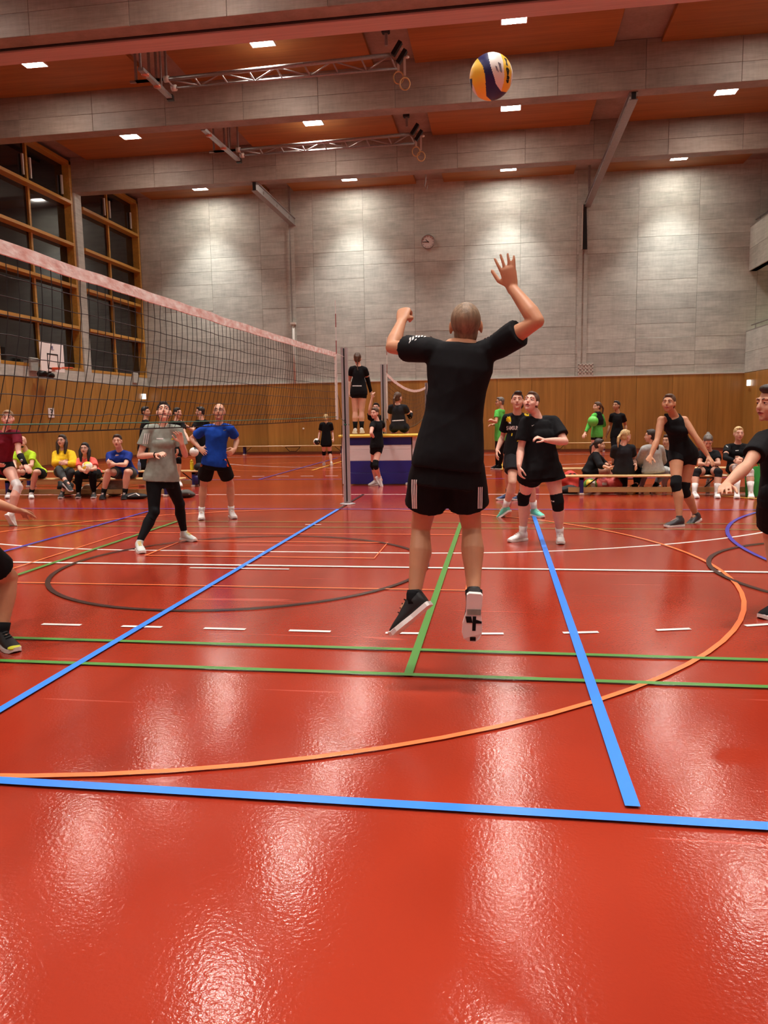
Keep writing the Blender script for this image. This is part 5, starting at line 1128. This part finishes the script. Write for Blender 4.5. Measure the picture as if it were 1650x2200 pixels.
# 12, 13 ---- the pair at the back on the right
person('woman in green and black top holding a green ball at the back', 16.5,
       dict(h=(1283, 874, 0), n=(1284, 887, 0), sL=(1276, 893, -.1), sR=(1292, 893, .1), eL=(1266, 914, '-'), wL=(1257, 930, '-'), eR=(1297, 913, '+'), wR=(1278, 914, '-'), hR=(1270, 912, -.2), pL=(1279, 934, -.03), pR=(1286, 934, .08), kL=(1275, 968, '-'), kR=(1284, 968, '+'), aL=(1275, 1002, 'b'), aR=(1285, 1002, 'b'), tL=(1264, 1008, 'b'), tR=(1273, 1008, 'b')),
       'fair', .98, 1.0, True, look=(-.9, -.3, .05), hair='ponytail', hc='brown', vox=.0135, top=dict(c='green', hem=-.14, sleeve=1.9, off=.012), bottom=dict(kind='shorts', c='black', len=.35, flare=.01), shoes=dict(c='white'),
       extra=lambda r, P, o: remesh(MB().tube([o['mp']+o['upT']*o['Lt']*.52, o['mp']+o['upT']*o['Lt']*.8, o['mp']+o['upT']*o['Lt']*1.04], [(.165, .125), (.172, .13), (.12, .095)], side=o['sax'](.8), nu=20, round1=True), 'black_chest_panel', .012, r, CL['black'], 2))
person('man in tight black shirt standing at the back beside the woman in green', 16.6,
       dict(h=(1324, 872, 0), n=(1327, 887, 0), sL=(1338, 893, -.03), sR=(1315, 893, .0), eL=(1344, 914, '+'), wL=(1345, 934, '-'), eR=(1311, 914, '+'), wR=(1304, 933, '-'), pL=(1331, 937, 0), pR=(1321, 937, 0), kL=(1332, 970, '-'), kR=(1320, 970, '-'), aL=(1333, 1001, 'b'), aR=(1320, 1001, 'b'), tL=(1330, 1008, 'b'), tR=(1314, 1008, 'b')),
       'olive', 1.0, .95, look=(-.6, -.7, .15), hair='short', hc='black', vox=.0135, top=dict(c='black', hem=-.12, sleeve=.6, loose=0), bottom=dict(kind='leggings', name='trousers', c='black', off=.018, len=.95), shoes=dict(c='black'))

# 14-19 ---- bench group on the right (some sit with their backs to the court)
Yb = 11.25
person('girl with dark ponytail in black sitting sideways at right bench', 11.75,
       dict(h=(1288, 956, 0), n=(1283, 972, 0), sL=(1282, 979, .12), sR=(1280, 980, -.1), eL=(1296, 994, '+'), wL=(1308, 1000, '-'), eR=(1290, 1000, '-'), wR=(1306, 1004, '-'), pL=(1266, 1014, .1), pR=(1263, 1015, -.08), kL=(1306, 1008, '+'), kR=(1302, 1012, '-'), aL=(1312, 1046, '+'), aR=(1270, 1046, .0), tL=(1324, 1052, .1), tR=(1284, 1052, -.05)),
       'mid', .93, .95, True, look=(.95, -.15, -.05), hair='ponytail', hc='dark', vox=.0105, top=dict(c='black', sleeve=1.5, hem=-.2, off=.022), bottom=dict(kind='shorts', c='black', len=.45), shoes=dict(c='black'))
person('person with blonde ponytail sitting on right bench with back to court', Yb+.1,
       dict(h=(1344, 938, .02), n=(1338, 956, 0), sL=(1321, 964, .0), sR=(1357, 963, .02), eL=(1318, 991, '+'), wL=(1330, 1000, '+'), eR=(1362, 988, '+'), wR=(1366, 1000, '-'), pL=(1330, 1012, .05), pR=(1350, 1012, .05), kL=(1338, 1014, '+'), kR=(1374, 1010, '+'), aL=(1342, 1050, '+'), aR=(1366, 1045, '-'), tL=(1344, 1056, .5), tR=(1372, 1054, .1)),
       'fair', 1.0, 1.05, look=(.8, .5, -.1), hair='ponytail', hc='blond', vox=.0105, top=dict(c='charcoal', hem=-.2, sleeve=.6, off=.02), bottom=dict(kind='leggings', name='trousers', c='black', off=.02, len=.85), shoes=dict(c='black', sole=mat('sneaker_yellow', (236, 190, 40), .5)))
person('woman with long dark hair in pale grey sweater sitting on right bench', Yb+.1,
       dict(h=(1398, 937, .02), n=(1402, 956, 0), sL=(1384, 966, -.05), sR=(1419, 965, .08), eL=(1374, 990, '+'), wL=(1376, 1003, '+'), eR=(1424, 990, '+'), wR=(1412, 1004, '+'), pL=(1393, 1010, .05), pR=(1414, 1010, .05), kL=(1384, 1014, '+'), kR=(1424, 1014, '+'), aL=(1378, 1046, '+'), aR=(1408, 1042, '-'), tL=(1374, 1052, .6), tR=(1398, 1050, .2)),
       'mid', .98, 1.0, True, look=(-.9, .35, 0), hair='longback', hc='dark', vox=.0105, top=dict(c='sweater', name='sweater', hem=-.16, sleeve=1.8, off=.026), bottom=dict(kind='leggings', name='trousers', c='greypants', off=.012, len=.9), shoes=dict(c='black'))
person('dark clad seated person mostly hidden behind the woman in the tank top', 12.2,
       dict(h=(1433, 947, 0), n=(1436, 965, 0), sL=(1424, 972, 0), sR=(1450, 972, 0), eL=(1424, 995, '+'), wL=(1430, 1004, '+'), eR=(1452, 995, '+'), wR=(1446, 1004, '+'), pL=(1430, 1012, 0), pR=(1446, 1012, 0), kL=(1428, 1012, '-'), kR=(1448, 1012, '-'), aL=(1428, 1046, '+'), aR=(1448, 1046, '+'), tL=(1428, 1052, -.5), tR=(1448, 1052, -.5)),
       'mid', .95, .95, look=(-.6, -.7, 0), hair='short', hc='dark', vox=.0135, top=dict(c='black', sleeve=1.6), bottom=dict(kind='leggings', name='trousers', c='sweater', off=.016), shoes=dict(c='black'))
def x_phone(r, P, o):
    c = (P['wL']+P['wR'])/2; t = thing('mobile_phone', 'dark phone held by the seated girl with the hair bun', 'phone', tuple(c+[0, -.1, .03])); MB().box(tuple(c+[-.035, -.14, .02]), tuple(c+[.035, -.08, .04]), .004).build('phone_body', M_BLACK, t); MB().box(tuple(c+[-.03, -.136, .0402]), tuple(c+[.03, -.084, .0412])).build('screen', M_GLASS, t)
person('girl with hair bun in black kit on right bench looking at phone', Yb,
       dict(h=(1521, 948, -.16), n=(1523, 968, 0), sL=(1539, 974, 0), sR=(1506, 974, 0), eL=(1544, 997, '-'), wL=(1529, 995, '-'), eR=(1503, 997, '-'), wR=(1514, 997, '-'), pL=(1532, 1011, .0), pR=(1512, 1011, .0), kL=(1544, 1014, '-'), kR=(1496, 1014, '-'), aL=(1540, 1058, 'g'), aR=(1492, 1058, 'g'), tL=(1542, 1067, 'g'), tR=(1497, 1067, 'g')),
       'fair', .97, 1.0, True, look=(-.1, -.8, -.62), hair='bun', hc='grey', vox=.0105, top=dict(c='black', sleeve=.6), bottom=dict(kind='shorts', c='black', len=.4, flare=.01), shoes=dict(c='white'), socks=dict(c='white', len=.42), pads=dict(c='charcoal'), extra=x_phone)
def x_jer(r, P, o):
    for k in 'LR':
        e, w_ = P['e'+k], P['w'+k]; s_ = P['s'+k]; MB().tube([s_+(e-s_)*.72, e, e+(w_-e)*.5, w_], [.046, .043, .044, .032], nu=14, round0=True).build('arm_sleeve', CL['black'], r, True)
    V, F = quad_strip(at(1580, 968, 11.1), at(1587, 967.5, 11.1), CU*.012, 3); decal(V, F, o['top'], VIEW(o['mp']), 'chest_logo', W_, r)
    V, F = quad_strip(at(1557, 956, 11.1), at(1564, 960, 11.1), CU*.02, 3); decal(V, F, o['top'], VIEW(o['mp']), 'sleeve_print', CL['sweater'], r)
person('seated girl in black jersey with white knee pads and long white socks', Yb,
       dict(h=(1587, 932, -.06), n=(1585, 953, 0), sL=(1603, 961, 0), sR=(1563, 961, 0), eL=(1610, 984, '-'), wL=(1594, 986, '-'), eR=(1558, 984, '-'), wR=(1578, 990, '-'), pL=(1593, 1007, 0), pR=(1573, 1007, 0), kL=(1611, 1013, '-'), kR=(1583, 1005, '-'), aL=(1613, 1058, 'g'), aR=(1583, 1058, 'g'), tL=(1618, 1073, 'g'), tR=(1585, 1073, 'g')),
       'fair', 1.0, 1.0, True, look=(0, -1, .05), hair='lowbun', hc='blond', vox=.0105, top=dict(c='black', sleeve=.55), bottom=dict(kind='shorts', c='black', len=.4, flare=.01), shoes=dict(c='white'), socks=dict(c='white', len=.5), pads=dict(c='white'), extra=x_jer)

# 20-23 ---- girls at the box
def x_stand(r, P, o):
    e, w_ = P['eR'], P['wR']; MB().tube([P['sR']+(e-P['sR'])*.7, e, w_], [.052, .047, .034], nu=14, round0=True).build('arm_sleeve', CL['black'], r, True)
    V, F = quad_strip(at(757, 829, 13.3), at(777, 829, 13.3), CU*.02, 5); decal(V, F, o['top'], VIEW(o['mp']), 'waist_tape', W_, r)
person('girl with braided hair in black kit standing on top of the box', 13.45,
       dict(h=(768, 771, 0), n=(770, 786, 0), sL=(756, 793, 0), sR=(784, 794, 0), eL=(750, 819, '+'), wL=(751, 842, '-'), eR=(791, 819, '+'), wR=(797, 843, '-'), hR=(801, 852, 0), pL=(763, 840, 0), pR=(779, 840, 0), kL=(763, 884, .0), kR=(777, 884, .0), aL=(763, 923, .0), aR=(777, 922, .0), tL=(761, 924, .25), tR=(779, 923, .25), uL=(0, 0, 1), uR=(0, 0, 1)),
       'fair', 1.0, 1.0, True, look=(-.15, 1, .0), hair='braid', hc='brown', vox=.0105, top=dict(c='black', hem=-.2, sleeve=.5), bottom=dict(kind='shorts', c='black', len=.36, flare=.005), shoes=dict(c='white'), pads=None, socks=dict(c='black', len=.45), extra=x_stand)
def x_sit(r, P, o):
    for k in 'R': e, w_ = P['e'+k], P['w'+k]; MB().tube([P['s'+k]+(e-P['s'+k])*.7, e, w_], [.046, .046, .034], nu=14, round0=True).build('arm_sleeve', CL['black'], r, True)
    V, F = quad_strip(at(838, 904, 13.2), at(872, 902, 13.2), CU*.022, 8); decal(V, F, o['top'], VIEW(o['mp']), 'waist_tape', W_, r); V, F = quad_strip(at(872, 899, 13.2), at(882, 906, 13.2), CU*.05, 4); decal(V, F, o['top'], VIEW(o['mp']), 'white_knot', W_, r)
person('girl in black jersey with white waistband sitting on top of the box', 13.58,
       dict(h=(855, 855, 0), n=(854, 869, 0), sL=(840, 875, 0), sR=(870, 875, 0), eL=(837, 898, '+'), wL=(842, 912, '+'), eR=(881, 896, '+'), wR=(884, 889, '+'), pL=(847, 919, 0), pR=(867, 919, 0), kL=(846, 918, '+'), kR=(872, 918, '+'), aL=(846, 955, '+'), aR=(872, 955, '+'), tL=(846, 960, .9), tR=(874, 960, .9)),
       'fair', 1.0, 1.0, True, look=(.45, .85, -.05), hair='ponytail', hc='brown', vox=.0105, top=dict(c='charcoal', hem=-.16, sleeve=.5), bottom=dict(kind='shorts', c='black', len=.5), shoes=dict(c='white'), extra=x_sit)
person('girl in black with knee pads leaning against the box front', 12.78,
       dict(h=(805, 888, -.03), n=(810, 903, 0), sL=(801, 911, -.1), sR=(820, 909, .1), eL=(797, 931, '-'), wL=(803, 940, '+'), eR=(825, 924, '+'), wR=(826, 924, '+'), pL=(805, 957, -.05), pR=(814, 957, .08), kL=(802, 999, '-'), kR=(806, 999, '+'), aL=(807, 1034, 'g'), aR=(816, 1026, .12), tL=(792, 1041, 'g'), tR=(823, 1036, .1), uR=(.8, 0, .5)),
       'pink', .97, .95, True, look=(-.4, -.9, .02), hair='ponytail', hc='brown', vox=.0105, top=dict(c='black', hem=-.12, sleeve=.45), bottom=dict(kind='shorts', c='black', len=.4, flare=.01), shoes=dict(c='white'), pads=dict(c='black'))
person('dark haired person behind the box with one arm raised', 14.5,
       dict(h=(808, 877, 0), n=(806, 892, 0), sL=(795, 898, 0), sR=(820, 898, 0), eL=(794, 880, '-'), wL=(799, 856, '-'), eR=(824, 918, '+'), wR=(822, 934, '-'), pL=(802, 942, 0), pR=(814, 942, 0), kL=(802, 984, '-'), kR=(814, 984, '-'), aL=(802, 1024, 'b'), aR=(814, 1024, 'b'), tL=(802, 1030, 'b'), tR=(814, 1030, 'b')),
       'pink', .98, .9, look=(0, -1, .1), hair='short', hc='black', vox=.0135, top=dict(c='black', sleeve=.5), bottom=dict(kind='leggings', name='trousers', c='black', off=.015), shoes=dict(c='black'))
# 24 ---- far girl walking away
person('small blonde girl in black walking away on the far court with a ball', 19.66,
       dict(h=(700.5, 898, 0), n=(701, 908, 0), sL=(691, 912, 0), sR=(711, 912, 0), eL=(687, 929, '+'), wL=(684, 943, '-'), eR=(714, 929, '+'), wR=(716, 942, '-'), pL=(696, 950, 0), pR=(706, 950, 0), kL=(696, 974, '-'), kR=(709, 974, '+'), aL=(696, 993, 'g'), aR=(712, 995, 'g'), tL=(694, 989, 'g'), tR=(713, 991, 'g')),
       'pink', .9, .95, True, look=(-.1, 1, 0), hair='ponytail', hc='blond', vox=.0135, top=dict(c='black', hem=-.2, sleeve=.7, off=.02), bottom=dict(kind='shorts', c='black', len=.3, flare=.01), shoes=dict(c='white'), pads=dict(c='black'))
# 25-29 ---- group behind the net
person('dark haired person in black facing right, left of the woman in grey', 14.0,
       dict(h=(313, 885, 0), n=(313, 901, 0), sL=(316, 909, -.15), sR=(309, 908, .12), eL=(313, 936, '-'), wL=(322, 955, '-'), eR=(306, 936, '+'), wR=(312, 955, '-'), pL=(308, 962, -.1), pR=(307, 962, .08), kL=(308, 1004, '-'), kR=(306, 1004, '-'), aL=(306, 1043, 'b'), aR=(302, 1043, 'b'), tL=(318, 1047, 'b'), tR=(314, 1047, 'b')),
       'mid', 1.0, .95, look=(1, -.1, 0), hair='short', hc='black', vox=.012, top=dict(c='black', sleeve=.95), bottom=dict(kind='leggings', name='trousers', c='black', off=.015), shoes=dict(c='black'))
person('woman in black shirt facing right between woman in grey and man in blue', 13.9,
       dict(h=(382, 887, 0), n=(379, 903, 0), sL=(392, 911, -.03), sR=(367, 911, .05), eL=(397, 931, '-'), wL=(403, 940, '-'), eR=(366, 934, '+'), wR=(372, 950, '-'), pL=(382, 960, 0), pR=(370, 960, .04), kL=(380, 1004, '-'), kR=(371, 1004, '-'), aL=(382, 1046, 'b'), aR=(371, 1046, 'b'), tL=(390, 1050, 'b'), tR=(380, 1050, 'b')),
       'fair', .98, .95, True, look=(.85, -.45, 0), hair='lowbun', hc='black', vox=.012, top=dict(c='black', sleeve=.6), bottom=dict(kind='shorts', c='black', len=.5), shoes=dict(c='black'), pads=dict(c='black'))
person('person with short black hair facing left behind the man in blue', 14.5,
       dict(h=(430, 885, 0), n=(433, 901, 0), sL=(421, 909, -.02), sR=(445, 908, .05), eL=(414, 925, '-'), wL=(396, 912, '-'), eR=(448, 934, '+'), wR=(444, 955, '-'), pL=(428, 958, 0), pR=(438, 958, .04), kL=(428, 1000, '-'), kR=(438, 1000, '-'), aL=(428, 1040, 'b'), aR=(438, 1040, 'b'), tL=(420, 1044, 'b'), tR=(431, 1044, 'b')),
       'fair', 1.0, .98, look=(-.85, -.4, 0), hair='short', hc='black', vox=.012, top=dict(c='black', sleeve=.6), bottom=dict(kind='leggings', name='trousers', c='black', off=.02), shoes=dict(c='black'))
person('seated player with black knee pads mostly hidden behind the woman in grey', pLr[1],
       dict(h=(352, 942, 0), n=(352, 958, 0), sL=(366, 965, 0), sR=(338, 965, 0), eL=(372, 988, '-'), wL=(380, 975, '-'), eR=(338, 988, '-'), wR=(346, 990, '-'), pL=(360, 1001, 0), pR=(344, 1001, 0), kL=(384, 987, '-'), kR=(352, 1003, '-'), aL=(384, 1032, '+'), aR=(352, 1040, '+'), tL=(392, 1038, -.5), tR=(354, 1044, -.55)),
       'mid', .98, .95, True, look=(.3, -.9, 0), hair='ponytail', hc='dark', vox=.0135, top=dict(c='black'), bottom=dict(kind='shorts', c='black', len=.4), shoes=dict(c='white'), pads=dict(c='black'))
# 30-33 ---- bench spectators on the left
YL = 10.95
person('bald bearded man in lime green shirt sitting on the left bench', YL,
       dict(h=(47, 950, -.18), n=(54, 968, -.08), sL=(70, 977, -.08), sR=(32, 977, -.12), eL=(68, 1000, '-'), wL=(52, 1003, '-'), hL=(40, 1006, -.5), eR=(31, 1000, '-'), wR=(33, 1006, '-'), hR=(30, 1012, -.5), pL=(90, 1018, .05), pR=(68, 1018, .05), kL=(77, 1014, '-'), kR=(40, 1014, '-'), aL=(67, 1060, 'g'), aR=(19, 1060, 'g'), tL=(67, 1074, 'g'), tR=(12, 1070, 'g')),
       'fair', 1.0, .98, look=(.2, -.95, .05), hair='bald', hc='brown', beard='dark', vox=.0105, top=dict(c='lime', hem=-.14, sleeve=.6, off=.018), bottom=dict(kind='shorts', c='black', len=.7, flare=.03), shoes=dict(c='white'), socks=dict(c='black', len=.2))
person('woman with long hair and glasses in yellow sweater on the left bench', YL,
       dict(h=(133, 947, -.04), n=(136, 967, 0), sL=(154, 976, 0), sR=(121, 976, 0), eL=(159, 998, '-'), wL=(141, 996, '-'), eR=(119, 996, '-'), wR=(133, 994, '-'), pL=(148, 1015, 0), pR=(128, 1015, 0), kL=(152, 1014, '-'), kR=(127, 1008, '-'), aL=(133, 1060, 'g'), aR=(143, 1036, '-'), tL=(126, 1070, 'g'), tR=(151, 1042, -.6)),
       'fair', .98, 1.0, True, look=(.1, -.98, .12), hair='long', hc='dark', glasses=True, vox=.0105, top=dict(c='yellow', name='sweater', hem=-.1, sleeve=1.9, off=.028), bottom=dict(kind='leggings', name='trousers', c='darkgrey', off=.014, len=.75), shoes=dict(c='darkgrey'))
person('woman in coral shirt with long dark hair holding a ball in her lap', YL,
       dict(h=(182, 964, -.12), n=(184, 983, -.05), sL=(200, 990, -.03), sR=(170, 991, -.06), eL=(205, 1008, '-'), wL=(194, 1009, '-'), eR=(171, 1008, '-'), wR=(180, 1012, '-'), pL=(208, 1018, .03), pR=(188, 1018, .03), kL=(198, 1018, '-'), kR=(168, 1018, '-'), aL=(202, 1060, 'g'), aR=(169, 1060, 'g'), tL=(196, 1071, 'g'), tR=(162, 1071, 'g')),
       'fair', .96, 1.02, True, look=(.2, -.95, .1), hair='long', hc='black', glasses=True, vox=.0105, top=dict(c='coral', sleeve=.7, hem=-.16, off=.02), bottom=dict(kind='leggings', name='trousers', c='black', off=.014), shoes=dict(c='darkgrey'))
person('man in navy shirt and grey shorts leaning forward on the left bench', YL,
       dict(h=(252, 948, -.22), n=(257, 968, -.12), sL=(277, 978, -.12), sR=(236, 978, -.14), eL=(269, 999, '-'), wL=(248, 998, '-'), hL=(238, 998, -.65), eR=(237, 1000, '-'), wR=(236, 999, '-'), hR=(232, 996, -.65), pL=(283, 1017, .03), pR=(262, 1017, .03), kL=(273, 1014, '-'), kR=(232, 1014, '-'), aL=(268, 1061, 'g'), aR=(222, 1061, 'g'), tL=(261, 1074, 'g'), tR=(212, 1074, 'g')),
       'fair', 1.05, 1.05, look=(.3, -.95, .03), hair='short', hc='dark', vox=.0105, top=dict(c='navy', hem=-.14, sleeve=.65, off=.02), bottom=dict(kind='shorts', c='darkgrey', len=.62, flare=.03), shoes=dict(c='black', sole=CL['darkgrey']), socks=dict(c='black', len=.25), hands=dict(L=dict(curl=.7), R=dict(curl=.7)))
